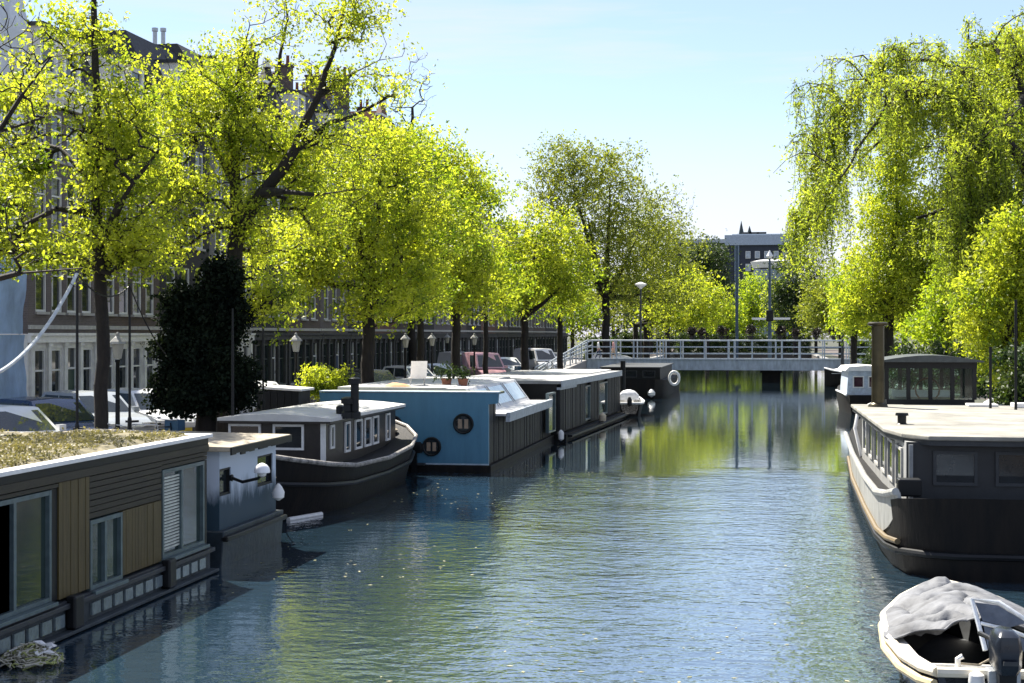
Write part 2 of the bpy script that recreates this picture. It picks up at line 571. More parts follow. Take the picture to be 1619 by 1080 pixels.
def house(y0, w, zs, zc, ztop, brick, ground, roof, door, label, nwin=3, dormers=1, chim=2, gable=False):
    """zs: sill/head pairs of the upper storeys; zc: cornice; all above the water; house local z = 0 at street"""
    t = thing('canal_house', label, 'house', (FX, y0, GZ), 0, 'terraced canal houses on the left street')
    ops, wins = [], []
    ww = min(0.95, (w - 0.9) / nwin * 0.72)
    pitch = (w - 0.7) / nwin
    ys_ = [0.35 + pitch * (i + 0.5) - ww / 2 for i in range(nwin)]
    gh = 4.0 - GZ
    for a, b in zs:
        for yy in ys_:
            ops.append((yy, yy + ww, a - GZ, b - GZ)); wins.append((yy, a - GZ, ww, b - a))
    body = facade(w, zc - GZ, ops, z0=gh)
    body.build('wall', BR[brick], t, world=False)
    # ground floor: pilasters, plinth, fascia, tall windows, door; dark fronts have tree shade in their colour
    gops = []
    gw = (w - 0.5) / 4
    di = rng.randrange(4)
    for i in range(4):
        a = 0.25 + gw * i + 0.16
        gops.append((a, a + gw - 0.32, 0.55 if i != di else 0.12, gh - 0.5))
    facade(w, gh - 0.004, gops, x=-0.02, back=-9.0).build('ground_floor', ground, t, world=False)
    for i in range(5):
        a = 0.25 + gw * i
        pl = MB().box(-0.018, 0.07, a - 0.11, a + 0.11, 0.0, gh - 0.42).box(-0.016, 0.1, a - 0.14, a + 0.14, 0, 0.3)
        pl.box(-0.016, 0.1, a - 0.14, a + 0.14, gh - 0.42, gh - 0.3)
        pl.build('pilaster', CREAM if ground is not BR['dark'] else SHADED_STONE, t, world=False)
    MB().box(-0.017, 0.12, 0.004, w - 0.004, gh - 0.296, gh - 0.06).box(-0.017, 0.19, 0.006, w - 0.006, gh - 0.058, gh + 0.03).build('fascia', WHITE if ground is CREAM else SHADED_STONE, t, world=False)
    for i, (a, b, c, d) in enumerate(gops):
        if i == di:
            o = MB().box(-0.18, -0.12, a + 0.06, b - 0.06, c, d - 0.75).box(-0.14, -0.105, a + 0.16, b - 0.16, c + 0.2, c + 0.85).box(-0.14, -0.105, a + 0.16, b - 0.16, c + 1.0, d - 0.9).build('door', DOORM[door], t, world=False)
            MB().tube([(-0.1, b - 0.14, c + 1.0), (-0.05, b - 0.14, c + 1.0), (-0.05, b - 0.14, c + 1.14)], 0.014, 6).build('handle', CHROME, o, world=False)
            MB().box(-0.19, -0.08, a, a + 0.06, c, d).box(-0.19, -0.08, b - 0.06, b, c, d).box(-0.188, -0.082, a + 0.06, b - 0.06, d - 0.75, d - 0.68).build('door_frame', FRAME_W, o, world=False)
            MB().box(-0.15, -0.135, a + 0.06, b - 0.06, d - 0.68, d - 0.005).build('fanlight', PANE, o, world=False)
            bx('doorstep', SILL, t, -0.015, 0.35, a - 0.1, b + 0.1, 0.0, 0.1, world=False)
        else:
            add_window(t, a, c, b - a, d - c, FRAME_W if ground is CREAM else FRAME_SHADED, cur=rng.random() < 0.4, x=-0.02)
    for yy, z, a, b in wins:
        add_window(t, yy, z, a, b, FRAME_W, cur=rng.random() < 0.5)
    # balcony-like sill course under the first floor
    MB().box(-0.01, 0.07, 0.01, w - 0.01, gh + 0.16, gh + 0.3).build('string_course', SILL, t, world=False)
    c = MB()
    h = zc - GZ
    if gable:
        pts = [(0.05, h), (w - 0.05, h), (w - 0.05, h + 0.8), (w * 0.72, h + 1.2), (w * 0.68, ztop - GZ - 0.9), (w / 2, ztop - GZ), (w * 0.32, ztop - GZ - 0.9), (w * 0.28, h + 1.2), (0.05, h + 0.8)]
        MB().prism(pts, 'x', -0.35, -0.01).build('gable', BR[brick], t, world=False)
        MB().box(-0.36, 0.09, w * 0.3, w * 0.7, ztop - GZ - 0.95, ztop - GZ - 0.8).box(-0.3, 0.06, w * 0.44, w * 0.56, ztop - GZ - 0.05, ztop - GZ + 0.25).build('gable_trim', WHITE, t, world=False)
        add_window(t, w / 2 - 0.35, h + 0.5, 0.7, 1.3)
        rp = [(0, h + 0.02), (w, h + 0.02), (w / 2, ztop - GZ - 0.5)]
        MB().prism(rp, 'x', -9.0, -0.36).build('roof', ROOFR if roof == 'red' else ROOFT, t, world=False)
    else:
        c.box(-0.1, 0.42, -0.004, w + 0.004, h - 0.02, h + 0.16).box(-0.1, 0.3, 0.0, w, h - 0.22, h - 0.022).box(-0.1, 0.12, 0.002, w - 0.002, h - 0.62, h - 0.222)
        for i in range(int(w / 0.55)):
            c.box(0.1, 0.34, 0.15 + i * 0.55, 0.29 + i * 0.55, h - 0.45, h - 0.222)
        c.build('cornice', WHITE, t, world=False)
        rp = [(-0.08, h + 0.1), (-1.5, ztop - GZ), (-7.5, ztop - GZ), (-9.0, h + 0.1)]
        rf = MB().prism([(a, b) for a, b in rp], 'y', 0.0, w).build('roof', ROOFR if roof == 'red' else ROOFT, t, world=False)
        for k in range(dormers):
            yc = w * (k + 1) / (dormers + 1)
            dm = facade(1.3, h + 0.45 + 1.55, [(0.15, 1.15, h + 0.5, h + 1.85)], x=0, back=-1.5, z0=h + 0.12)
            dm.v = [(p[0] - 0.14, p[1] + yc - 0.65, p[2]) for p in dm.v]
            d = dm.build('dormer', WHITE, t, world=False)
            add_window(d, yc - 0.5, h + 0.5, 1.0, 1.35, FRAME_W, x=-0.14)
            MB().box(-1.7, 0.05, yc - 0.8, yc + 0.8, h + 2.0, h + 2.12).build('dormer_roof', DKGREY, d, world=False)
    for k in range(chim):
        yc = 0.3 if k == 0 else w - 0.3
        xc = -2.2 - 2.5 * k
        ch = MB().box(xc - 0.45, xc + 0.45, yc - 0.28, yc + 0.28, h + 0.5, ztop - GZ + 1.3).box(xc - 0.5, xc + 0.5, yc - 0.33, yc + 0.33, ztop - GZ + 1.3, ztop - GZ + 1.42)
        o = ch.build('chimney', BR['brown' if brick != 'brown' else 'dark'], t, world=False)
        for q in (-0.22, 0.22):
            MB().lathe([(0.11, 0), (0.09, 0.5), (0.12, 0.52)], (xc + q, yc, ztop - GZ + 1.42), 10).build('chimney_pot', ROOFR, o, world=False)
    return t

S3 = [(4.75, 6.75), (7.55, 9.45), (10.0, 11.6)]
S3b = [(4.9, 6.8), (7.7, 9.5), (10.3, 11.9)]
S4 = [(4.8, 6.7), (7.5, 9.3), (10.1, 11.8), (12.5, 13.9)]
HOUSES = [
    (5.3, S3, 12.5, 15.0, 'plum', CREAM, 'dark', 'green', 'plum brick canal house with cream ground floor beside the blue scaffold sheeting', 4, 2, 0, False),
    (5.6, S3, 12.5, 15.2, 'brown', CREAM, 'dark', 'black', 'brown brick canal house with cream shop front behind the thin straight tree trunk', 4, 2, 0, False),
    (5.4, S3b, 13.4, 16.4, 'dark', CREAM, 'dark', 'blue', 'dark brick canal house hidden behind the ivy covered evergreen', 3, 1, 0, False),
    (5.6, S4, 14.6, 16.9, 'grey', CREAM, 'dark', 'green', 'grey brick canal house with pale ground floor right of the ivy covered evergreen', 3, 1, 0, False),
    (5.2, S3b, 13.0, 17.3, 'dark', BR['dark'], 'dark', 'black', 'dark gabled canal house behind the big leaning tree', 3, 0, 0, True),
    (5.8, S4, 14.8, 17.2, 'brown', BR['dark'], 'dark', 'green', 'brown brick canal house with dark shop front behind the yellow-green shrub', 3, 1, 1, False),
    (5.6, S4, 14.6, 17.6, 'plum', BR['dark'], 'dark', 'blue', 'plum brick canal house behind the stout trunk left of the blue houseboat', 3, 1, 2, False),
    (5.8, S4, 14.9, 18.0, 'dark', BR['dark'], 'dark', 'black', 'near black brick canal house above the blue houseboat', 3, 1, 2, False),
    (5.4, S4, 14.2, 19.0, 'red', BR['dark'], 'red', 'green', 'red brick stepped gable canal house among the middle trees', 3, 0, 2, True),
    (6.0, S4, 14.9, 17.8, 'brown', BR['dark'], 'dark', 'black', 'brown canal house with tall chimneys rising over the middle trees', 3, 1, 2, False),
    (6.0, S4, 15.2, 17.6, 'dark', BR['dark'], 'dark', 'blue', 'dark canal house behind the white parked vans', 3, 1, 2, False),
    (6.0, S4, 14.6, 17.2, 'plum', BR['dark'], 'dark', 'green', 'plum canal house past the white vans with two chimneys against the sky', 3, 1, 2, False),
    (6.4, S4, 14.8, 17.0, 'brown', BR['dark'], 'dark', 'black', 'brown canal house level with the round yellow-green tree', 3, 1, 2, False),
    (6.4, S4, 14.6, 16.8, 'dark', BR['dark'], 'dark', 'black', 'last tall dark canal house before the lower roofs', 3, 1, 2, False),
    (7.0, S3, 12.2, 13.8, 'red', BR['dark'], 'red', 'green', 'low red roofed canal house beside the footbridge trees', 3, 1, 1, False),
    (7.0, S3, 12.0, 13.4, 'brown', BR['dark'], 'red', 'black', 'farthest low brown canal house near the footbridge', 3, 1, 1, False),
    (8.0, S3, 12.4, 14.0, 'dark', BR['dark'], 'dark', 'black', 'dark canal house seen between trunks beside the bridge ramp', 4, 1, 1, False),
    (8.0, S3, 12.0, 13.6, 'plum', BR['dark'], 'dark', 'green', 'plum canal house just past the left end of the footbridge', 4, 1, 1, False),
    (9.0, S3, 12.6, 14.2, 'brown', BR['dark'], 'dark', 'black', 'brown canal house behind the tallest olive tree', 4, 1, 1, False),
    (9.0, S3, 12.2, 13.8, 'dark', BR['dark'], 'dark', 'green', 'dark canal house two doors past the footbridge', 4, 1, 1, False),
    (10.0, S3, 12.2, 13.8, 'plum', BR['dark'], 'dark', 'black', 'last plum canal house far past the footbridge', 4, 1, 1, False),
]
hy = 45.9
for hs in HOUSES:
    house(hy, *hs[:9], nwin=hs[9], dormers=hs[10], chim=hs[11], gable=hs[12])
    hy += hs[0] + 0.06

# twin flue pipes on the second house roof
p = on_x(252, 66, FX - 3)
for i, du in enumerate((245, 258)):
    q = on_x(du, 66, FX - 3)
    t = MB().lathe([(0.1, -1.6), (0.1, 0.45), (0.14, 0.47), (0.14, 0.62)], (q.x, q.y, q.z), 12).build('flue_pipe', GALV)
    tag(t, ['left one of two thin steel flue pipes on the roof ridge', 'right one of two thin steel flue pipes on the roof ridge'][i], 'flue pipe', 'roof flue pipes')

# ------------------------------------------------------------------ scaffold with sheeting (far left)
SH1 = mat('sheet_blue', (0.26, 0.38, 0.58), 0.45, var=0.35, scale=1.2, bump=0.5, bscale=3, stretch=(1, 1, 0.5))
SH2 = mat('sheet_pale', (0.62, 0.65, 0.73), 0.5, var=0.2, scale=1.5, bump=0.5, bscale=3, stretch=(1, 1, 0.5))
sc = thing('scaffold', 'tube scaffold wrapped in blue and pale sheeting at the left edge', 'scaffold', (FX + 1.0, 36.0, GZ + 0.12))
for i in range(6):
    yy = 34.0 + i * 1.72
    for xx in (FX + 0.5, FX + 1.45):
        MB().tube([(xx, yy, GZ + 0.12), (xx, yy, 15.2)], 0.03, 6).build('pole', GALV, sc)
for k in range(7):
    z = 2.9 + 2.0 * k
    MB().tube([(FX + 1.45, 33.8, z), (FX + 1.45, 42.75, z)], 0.028, 6).build('ledger', GALV, sc)
    bx('platform', mat('scaffold_board', (0.30, 0.22, 0.13), 0.9), sc, FX + 0.45, FX + 1.4, 33.9, 42.7, z - 0.12, z - 0.06)
def sheet(mb, y0, y1, z0, z1, seed):
    r = random.Random(seed)
    ny, nz = 10, 10
    pts = []
    for j in range(nz + 1):
        for i in range(ny + 1):
            y = y0 + (y1 - y0) * i / ny; z = z0 + (z1 - z0) * j / nz
            b = 0.09 * noise.noise(Vector((y * 0.9, z * 0.7, seed))) + 0.04 * math.sin(z * 2.2 + seed) + 0.05 * noise.noise(Vector((y * 3, z * 2, seed)))
            pts.append((FX + 1.58 + b, y, z))
    fs = [(j * (ny + 1) + i, j * (ny + 1) + i + 1, (j + 1) * (ny + 1) + i + 1, (j + 1) * (ny + 1) + i) for j in range(nz) for i in range(ny)]
    mb.add(pts, fs)
for k in range(5):
    for i in range(4):
        m = MB()
        sheet(m, 34.0 + i * 2.18, 34.0 + (i + 1) * 2.18 - 0.03, GZ + 0.3 + k * 2.8, GZ + 0.3 + (k + 1) * 2.8 - 0.03, k * 5 + i)
        m.build('sheet', SH1 if k < 2 else SH2, sc, smooth=True)

# ------------------------------------------------------------------ footbridge
BY0, BY1 = 123.6, 127.4
DZ = 1.80
RT = 3.45
BXL, BXR = -14.3, 10.5
b = thing('footbridge', 'pale grey steel footbridge with double post railings across the canal', 'bridge', (0, 125.5, 0))
bx('deck', mat('deck_plank', (0.25, 0.24, 0.22), 0.85, bump=0.2), b, BXL, BXR, BY0 + 0.1, BY1 - 0.1, DZ - 0.14, DZ)
for yy, nm in ((BY0, 'near'), (BY1, 'far')):
    g = MB().box(BXL, BXR, yy - 0.06, yy + 0.06, 1.08, DZ + 0.06).box(BXL, BXR, yy - 0.16, yy + 0.16, 1.0, 1.079).box(BXL, BXR, yy - 0.16, yy + 0.16, DZ + 0.061, DZ + 0.14).build('girder', STEEL, b)
    sm = MB().box(-0.05, 0.05, -0.14, -0.061, 1.085, DZ + 0.058).mesh('stiffener', STEEL)
    for i in range(13):
        inst('stiffener', sm, g, (BXL + 0.9 + i * 1.95, yy - b.location.y, -b.location.z))
    rl = MB().tube([(BXL, yy, RT), (BXR, yy, RT)], 0.055, 8).build('railing', STEEL, b)
    for z in (2.35, 2.9):
        MB().tube([(BXL, yy, z), (BXR, yy, z)], 0.04, 6).build('rail', STEEL, rl)
    pm = MB().box(-0.05, 0.05, -0.05, 0.05, DZ + 0.14, RT - 0.02).mesh('post', STEEL)
    x = BXL + 0.05
    i = 0
    while x < BXR:
        inst('post', pm, rl, (x, yy - b.location.y, 0))
        if i % 5 in (1, 3):
            inst('post', pm, rl, (x + 0.5, yy - b.location.y, 0))
        x += 1.95
        i += 1
    # handrail sweeping down to the quay on the left
    a0 = Vector((BXL, yy, RT)); a1 = Vector((BXL - 1.3 - (0.8 if nm == 'far' else 0), yy - 19.0, GZ + 0.62))
    for dz in (0.0, -0.42, -0.85):
        e = a1 + Vector((0, 0, dz * 0.55))
        MB().tube([a0 + Vector((0, 0, dz)), a0.lerp(e, 0.5) + Vector((0, 0, dz * 0.25)), e], 0.05 if dz == 0 else 0.038, 6).build('ramp_rail', STEEL, rl)
    for k in range(1, 9):
        p = a0.lerp(a1, k / 8)
        MB().box(p.x - 0.05, p.x + 0.05, p.y - 0.05, p.y + 0.05, GZ, p.z).build('ramp_post', STEEL, rl)
rp = MB().hexa([(BXL - 2.2, BY0 - 19, GZ - 0.1), (BXL - 0.6, BY0 - 19, GZ - 0.1), (BXL + 0.0, BY0, GZ - 0.1), (BXL - 0.05 - 1.6, BY1, GZ - 0.1),
                (BXL - 2.2, BY0 - 19, GZ + 0.02), (BXL - 0.6, BY0 - 19, GZ + 0.02), (BXL + 0.0, BY0, DZ), (BXL - 0.05 - 1.6, BY1, DZ)])
rp.build('ramp', PAVE, b)
for xc in (on_y(1219, 600, 125.5).x,):
    MB().box(xc - 0.75, xc + 0.75, 124.2, 126.8, -1, 0.98).box(xc - 0.9, xc + 0.9, 123.9, 127.1, 0.78, 0.99).build('pier', TAR, b)
for xc in (BXL + 0.9, QR + 0.4):
    bx('abutment', QB, b, xc - 0.9, xc + 0.9, BY0 + 0.2, BY1 - 0.2, -1, 0.98)

BASKET = leaf_mat('basket_leaf', (0.012, 0.02, 0.012), (0.05, 0.02, 0.03), 0.2, 1.0)
def leaf_cloud(centers, spread, n, size, seed, flat=0.8, asp=0.55):
    """n folded leaf faces per centre, vectorised; returns verts, quads"""
    r = np.random.default_rng(seed)
    C = np.repeat(np.asarray(centers, float), n, axis=0)
    N = len(C)
    g = 4 if n >= 8 else 1          # leaves sit in small bunches on the twig ends
    off = np.repeat(r.normal(size=((N + g - 1) // g, 3)), g, axis=0)[:N] * spread * np.array([1, 1, flat])
    if g > 1: off = off + r.normal(size=(N, 3)) * size * 0.42
    P = C + off
    d = r.normal(size=(N, 3)); d[:, 2] -= 0.25
    d /= np.linalg.norm(d, axis=1)[:, None]
    q = r.normal(size=(N, 3)); q[:, 2] += 0.4
    s = np.cross(d, q); s /= np.linalg.norm(s, axis=1)[:, None] + 1e-9
    nrm = np.cross(s, d)
    L = size * r.uniform(0.6, 1.35, N)[:, None]
    W = L * asp * 0.5
    a = P; t = P + d * L
    m1 = P + d * L * 0.45 + s * W + nrm * L * 0.12
    m2 = P + d * L * 0.45 - s * W + nrm * L * 0.12
    V = np.stack([a, m1, t, m2], axis=1).reshape(-1, 3)
    return V
def quad_mesh(name, V, m):
    me = bpy.data.meshes.new(name)
    n = len(V) // 4
    me.vertices.add(len(V)); me.vertices.foreach_set('co', V.astype(np.float32).ravel())
    me.loops.add(n * 4); me.loops.foreach_set('vertex_index', np.arange(n * 4, dtype=np.int32))
    me.polygons.add(n)
    me.polygons.foreach_set('loop_start', np.arange(0, n * 4, 4, dtype=np.int32))
    me.polygons.foreach_set('loop_total', np.full(n, 4, dtype=np.int32))
    me.materials.append(m)
    me.update(calc_edges=True)
    return me

BASKET_WHERE = ['leftmost', 'second from the left', 'third from the left', 'middle', 'fourth from the right', 'third from the right', 'second from the right', 'rightmost']
for i, (u, v, s) in enumerate(((1094, 524, .42), (1109, 524, .34), (1141, 522, .46), (1187, 521, .50), (1233, 523, .44), (1258, 526, .34), (1290, 526, .36), (1318, 521, .42))):
    p = on_y(u, v, BY1 + 0.1)
    t = thing('flower_basket', BASKET_WHERE[i] + ' dark round flower basket on the far railing of the footbridge', 'flower basket', (p.x, p.y, RT), 0, 'flower baskets on the footbridge')
    r_ = np.random.default_rng(i)
    c = r_.normal(size=(60, 3)); c /= np.linalg.norm(c, axis=1)[:, None]; c *= s * 0.8 * r_.uniform(0.5, 1, 60)[:, None]; c[:, 2] += p.z - RT
    inst('foliage', quad_mesh('foliage', leaf_cloud(c, s * 0.2, 14, 0.13, i), BASKET), t)
    MB().lathe([(0.1, 0.0), (s * 0.7, 0.3), (s * 0.75, 0.34)], (0, 0, min(0.05, p.z - RT - s)), 12).build('basket', BLACK, t, world=False)
    MB().tube([(0, 0, -0.2), (0, 0, 0.3)], 0.03, 6).build('bracket', BLACK, t, world=False)

# ------------------------------------------------------------------ far buildings
def far_building():
    d = 330.0
    A = on_d(1150, 372, d); B = on_d(1262, 372, d)
    t = thing('office_building', 'dark brick office block with white roof band far beyond the footbridge', 'building', ((A.x + B.x) / 2, A.y, GZ))
    zt = A.z
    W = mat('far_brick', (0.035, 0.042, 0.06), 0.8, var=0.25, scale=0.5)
    x0, x1, y0 = A.x, B.x, A.y
    wz = on_d(1200, 388, d).z
    rows = [on_d(1200, v, d).z for v in (404, 424, 444, 464)]
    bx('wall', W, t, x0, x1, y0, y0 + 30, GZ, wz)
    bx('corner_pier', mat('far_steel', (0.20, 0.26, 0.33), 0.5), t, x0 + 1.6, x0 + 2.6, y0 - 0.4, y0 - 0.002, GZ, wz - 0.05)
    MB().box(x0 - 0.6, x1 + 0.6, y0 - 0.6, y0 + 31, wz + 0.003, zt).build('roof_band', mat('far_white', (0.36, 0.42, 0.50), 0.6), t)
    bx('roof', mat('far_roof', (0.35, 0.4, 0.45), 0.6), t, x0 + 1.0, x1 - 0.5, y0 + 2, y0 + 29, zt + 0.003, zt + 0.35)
    for u in (1180, 1192, 1204):
        p = on_d(u, 362, d)
        bx('roof_vent', DKGREY, t, p.x - 1.1, p.x + 1.1, y0 + 8, y0 + 10, zt + 0.353, zt + 1.2)
    for z in rows:
        for k in range(6):
            x = x0 + 4.0 + k * 2.05
            o = MB().box(x, x + 1.1, y0 - 0.12, y0 - 0.003, z - 0.7, z + 0.9).build('window', FRAME_W, t)
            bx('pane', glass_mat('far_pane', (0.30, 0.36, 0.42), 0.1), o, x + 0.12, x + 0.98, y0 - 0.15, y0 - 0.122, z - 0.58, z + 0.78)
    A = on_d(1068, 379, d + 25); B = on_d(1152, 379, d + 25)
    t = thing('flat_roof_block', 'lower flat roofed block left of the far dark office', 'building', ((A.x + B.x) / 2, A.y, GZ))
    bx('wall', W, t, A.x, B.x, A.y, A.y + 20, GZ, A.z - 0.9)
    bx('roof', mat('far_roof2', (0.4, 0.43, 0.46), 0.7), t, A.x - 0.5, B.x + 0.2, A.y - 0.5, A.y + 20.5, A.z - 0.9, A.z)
    for k in range(7):
        o = bx('window', FRAME_W, t, A.x + 1 + k * 1.6, A.x + 2 + k * 1.6, A.y - 0.1, A.y - 0.003, A.z - 3.2, A.z - 1.8)
    # pavilion with a flat white round roof
    d2 = 285.0
    c = on_d(1222, 412, d2)
    t = thing('round_pavilion', 'low round pavilion with white dished roof below the far office', 'pavilion', (c.x, c.y, GZ))
    zr = c.z - GZ
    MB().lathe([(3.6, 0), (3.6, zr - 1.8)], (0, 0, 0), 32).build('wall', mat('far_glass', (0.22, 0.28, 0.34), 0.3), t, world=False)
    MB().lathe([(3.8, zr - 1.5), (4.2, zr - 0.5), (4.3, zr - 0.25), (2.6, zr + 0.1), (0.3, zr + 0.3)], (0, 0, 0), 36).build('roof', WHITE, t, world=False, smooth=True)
    for k in range(20):
        a = 2 * math.pi * k / 20
        bx('mullion', STEEL, t, 3.6 * math.cos(a) - 0.08, 3.6 * math.cos(a) + 0.08, 3.6 * math.sin(a) - 0.08, 3.6 * math.sin(a) + 0.08, 0.0, zr - 1.8, world=False)
    # church with two spires
    d3 = 720.0
    t0 = on_d(1178, 372, d3)
    t = thing('church', 'distant church with two thin pointed spires above the office roof', 'church', (t0.x, t0.y, GZ))
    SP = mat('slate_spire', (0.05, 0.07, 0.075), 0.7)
    bx('nave', SP, t, t0.x - 6, t0.x + 6, t0.y + 4, t0.y + 30, GZ, t0.z - 4)
    for u, v in ((1172, 349), (1185, 357)):
        p = on_d(u, v, d3)
        o = MB().lathe([(2.0, t0.z - 2.5), (2.1, t0.z - 1.2), (1.6, t0.z - 1.0), (0.75, (t0.z + p.z) / 2), (0.06, p.z)], (p.x, p.y, 0), 8).build('spire', SP, t)
        bx('tower', SP, t, p.x - 2, p.x + 2, p.y - 2, p.y + 2, GZ, t0.z - 2.5)
        for sx in (-1.8, 1.8):
            MB().lathe([(0.3, t0.z - 2.5), (0.3, t0.z - 1.0), (0.03, t0.z + 0.8)], (p.x + sx, p.y - 1.8, 0), 6).build('pinnacle', SP, o)
far_building()

# ------------------------------------------------------------------ boats
def hull_rings(cx, st, zb=-0.5):
    rs = []
    for y, bt, bw, sh in st:
        mid = bt * 0.55 + bw * 0.45
        rs.append([(cx - bt, y, sh), (cx - mid, y, sh * 0.45), (cx - bw, y, 0.02), (cx - bw * 0.85, y, zb),
                   (cx + bw * 0.85, y, zb), (cx + bw, y, 0.02), (cx + mid, y, sh * 0.45), (cx + bt, y, sh)])
    return rs
def interp(st, y):
    for a, b_ in zip(st, st[1:]):
        if a[0] <= y <= b_[0]:
            f = (y - a[0]) / (b_[0] - a[0])
            return tuple(p + (q - p) * f for p, q in zip(a, b_))
    return st[0] if y < st[0][0] else st[-1]

WOODG = mat('olive_boards', (0.085, 0.062, 0.018), 0.6, var=0.3, scale=5, bump=0.25, bscale=30, stretch=(3, 3, 0.25))
WOODG2 = mat('olive_boards_across', (0.030, 0.024, 0.011), 0.6, var=0.3, scale=5, bump=0.25, bscale=30, stretch=(3, 0.3, 3))
ALU = mat('anodised_frame', (0.10, 0.14, 0.15), 0.35, metal=0.3)
HULLB = mat('concrete_hull', (0.035, 0.045, 0.05), 0.6, var=0.4, scale=3, bump=0.2)
BLOCK = mat('pale_block', (0.17, 0.21, 0.22), 0.15, var=0.3, scale=12)  # small pale smooth blocks in a row along the hull
SEDUM = mat('sedum_mat', (0.16, 0.145, 0.08), 0.95, var=0.5, scale=2.2, bump=0.8, bscale=18, col2=(0.29, 0.25, 0.15))

# --- near left: low modern houseboat with sedum roof
X1 = -9.1
Y1A, Y1B = 8.0, 23.55
def yz1(u, v):
    p = on_x(u, v, X1)
    return p.y, p.z
h1 = thing('modern_houseboat', 'modern olive timber houseboat with big windows and dry sedum roof', 'houseboat', (-11.1, 16.0, 0))
ROOFZ = 2.30
body = MB().box(-12.95, X1 - 0.12, Y1A, Y1B - 0.05, 0.3, ROOFZ - 0.12)
body.build('core', BLACK, h1)
bx('hull', HULLB, h1, -13.05, X1 + 0.02, Y1A, Y1B + 0.1, -0.6, 0.36, bevel=0.02)
bx('hull_ledge', HULLB, h1, X1 - 0.1, X1 + 0.16, Y1A, Y1B + 0.14, 0.02, 0.07, bevel=0.01)
bx('hull_rail', DKGREY, h1, X1 - 0.1, X1 + 0.10, Y1A, Y1B + 0.12, 0.36, 0.43, bevel=0.01)
yc = 13.0
gb = MB().box(0, 0.035, 0, 0.26, 0, 0.17).mesh('pale_block', BLOCK)
while yc < Y1B - 0.3:
    if not (abs(yc - yz1(108, 900)[0]) < 0.35 or abs(yc - yz1(258, 900)[0]) < 0.25):
        inst('pale_block', gb, h1, (X1 + 0.0 - h1.location.x + 0.021, yc - 16.0, 0.13))
    yc += 0.36
for u in (108, 258):
    y = yz1(u, 900)[0]
    bx('fender_post', BLACK, h1, X1 + 0.022, X1 + 0.17, y - 0.14, y + 0.14, 0.08, 0.52, bevel=0.03)
# roof
bx('roof_slab', BLACK, h1, -13.0, X1 + 0.02, Y1A, Y1B, ROOFZ - 0.14, ROOFZ - 0.03)
MB().box(X1 - 0.14, X1 + 0.08, Y1A, Y1B + 0.06, ROOFZ - 0.029, ROOFZ + 0.03).box(-13.05, X1 - 0.141, Y1B - 0.16, Y1B + 0.06, ROOFZ - 0.029, ROOFZ + 0.028).build('roof_edge', WHITE, h1, bevel=0.008)
sed = MB()
nx, ny = 40, 130
g = [[(-12.98 + 3.72 * i / nx, Y1A + 0.1 + (Y1B - 0.3 - Y1A) * j / ny, 0) for i in range(nx + 1)] for j in range(ny + 1)]
vs_, fs_ = [], []
for j in range(ny + 1):
    for i in range(nx + 1):
        x, y, _ = g[j][i]
        e = min(1, min(i, nx - i) / 2)
        z = ROOFZ - 0.02 + e * (0.07 + 0.05 * noise.noise(Vector((x * 1.5, y * 1.5, 3))) + 0.035 * noise.noise(Vector((x * 6, y * 6, 9))))
        vs_.append((x, y, z))
fs_ = [(j * (nx + 1) + i, j * (nx + 1) + i + 1, (j + 1) * (nx + 1) + i + 1, (j + 1) * (nx + 1) + i) for j in range(ny) for i in range(nx)]
sd = sed.add(vs_, fs_).build('sedum_bed', SEDUM, h1)
rr = np.random.default_rng(3)
pc = np.stack([rr.uniform(-12.9, -9.35, 9000), rr.uniform(13.5, Y1B - 0.3, 9000), np.full(9000, ROOFZ + 0.06)], 1) - np.array([h1.location.x, h1.location.y, 0])
pc = pc[[noise.noise(Vector(q) * 1.1) + 0.5 * noise.noise(Vector(q) * 3.7) > -0.12 for q in pc]]
o = inst('sedum_tufts', quad_mesh('sedum_tufts', leaf_cloud(pc, 0.03, 4, 0.055, 5), leaf_mat('sedum_leaf', (0.13, 0.125, 0.06), (0.34, 0.30, 0.17), 0.25, 1.2)), sd)
o['kind'] = 'stuff'
# facade boards: horizontal strips over the windows, upright boards between
def hboards(ya, yb, z0, z1, m=WOODG2, step=0.085):
    n = max(1, round((z1 - z0) / step))
    for k in range(n):
        a = z0 + (z1 - z0) * k / n; b_ = z0 + (z1 - z0) * (k + 1) / n
        bx('board', m, h1, X1 - 0.1, X1 + 0.006 + rng.uniform(-0.004, 0.006), ya, yb, a + 0.006, b_ - 0.006)
def vboards(ya, yb, z0, z1, m=WOODG, step=0.11):
    n = max(1, round((yb - ya) / step))
    for k in range(n):
        a = ya + (yb - ya) * k / n; b_ = ya + (yb - ya) * (k + 1) / n
        bx('board', m, h1, X1 - 0.1, X1 + 0.012 + rng.uniform(-0.004, 0.004), a + 0.003, b_ - 0.003, z0, z1)
yA = yz1(92, 900)[0]; yB = yz1(140, 900)[0]; yC = yz1(192, 900)[0]; yD = yz1(255, 900)[0]; yE = yz1(313, 900)[0]
zsill = 0.50
z_hi = yz1(200, 722)[1]
bx('fascia_board', WOODG2, h1, X1 - 0.1, X1 + 0.03, Y1A, Y1B, ROOFZ - 0.25, ROOFZ - 0.142)
ztop_ = ROOFZ - 0.26
z_wh = yz1(60, 778)[1]
hboards(Y1A, yA - 0.01, z_wh, ztop_)
vboards(yA, yB, zsill, ztop_)
z_sp = yz1(200, 805)[1]
hboards(yB + 0.01, yD - 0.01, z_sp, ztop_)
vboards(yC + 0.02, yD - 0.01, zsill, z_sp - 0.01)
z3 = yz1(285, 736)[1]
hboards(yD, Y1B - 0.02, z3, ztop_)
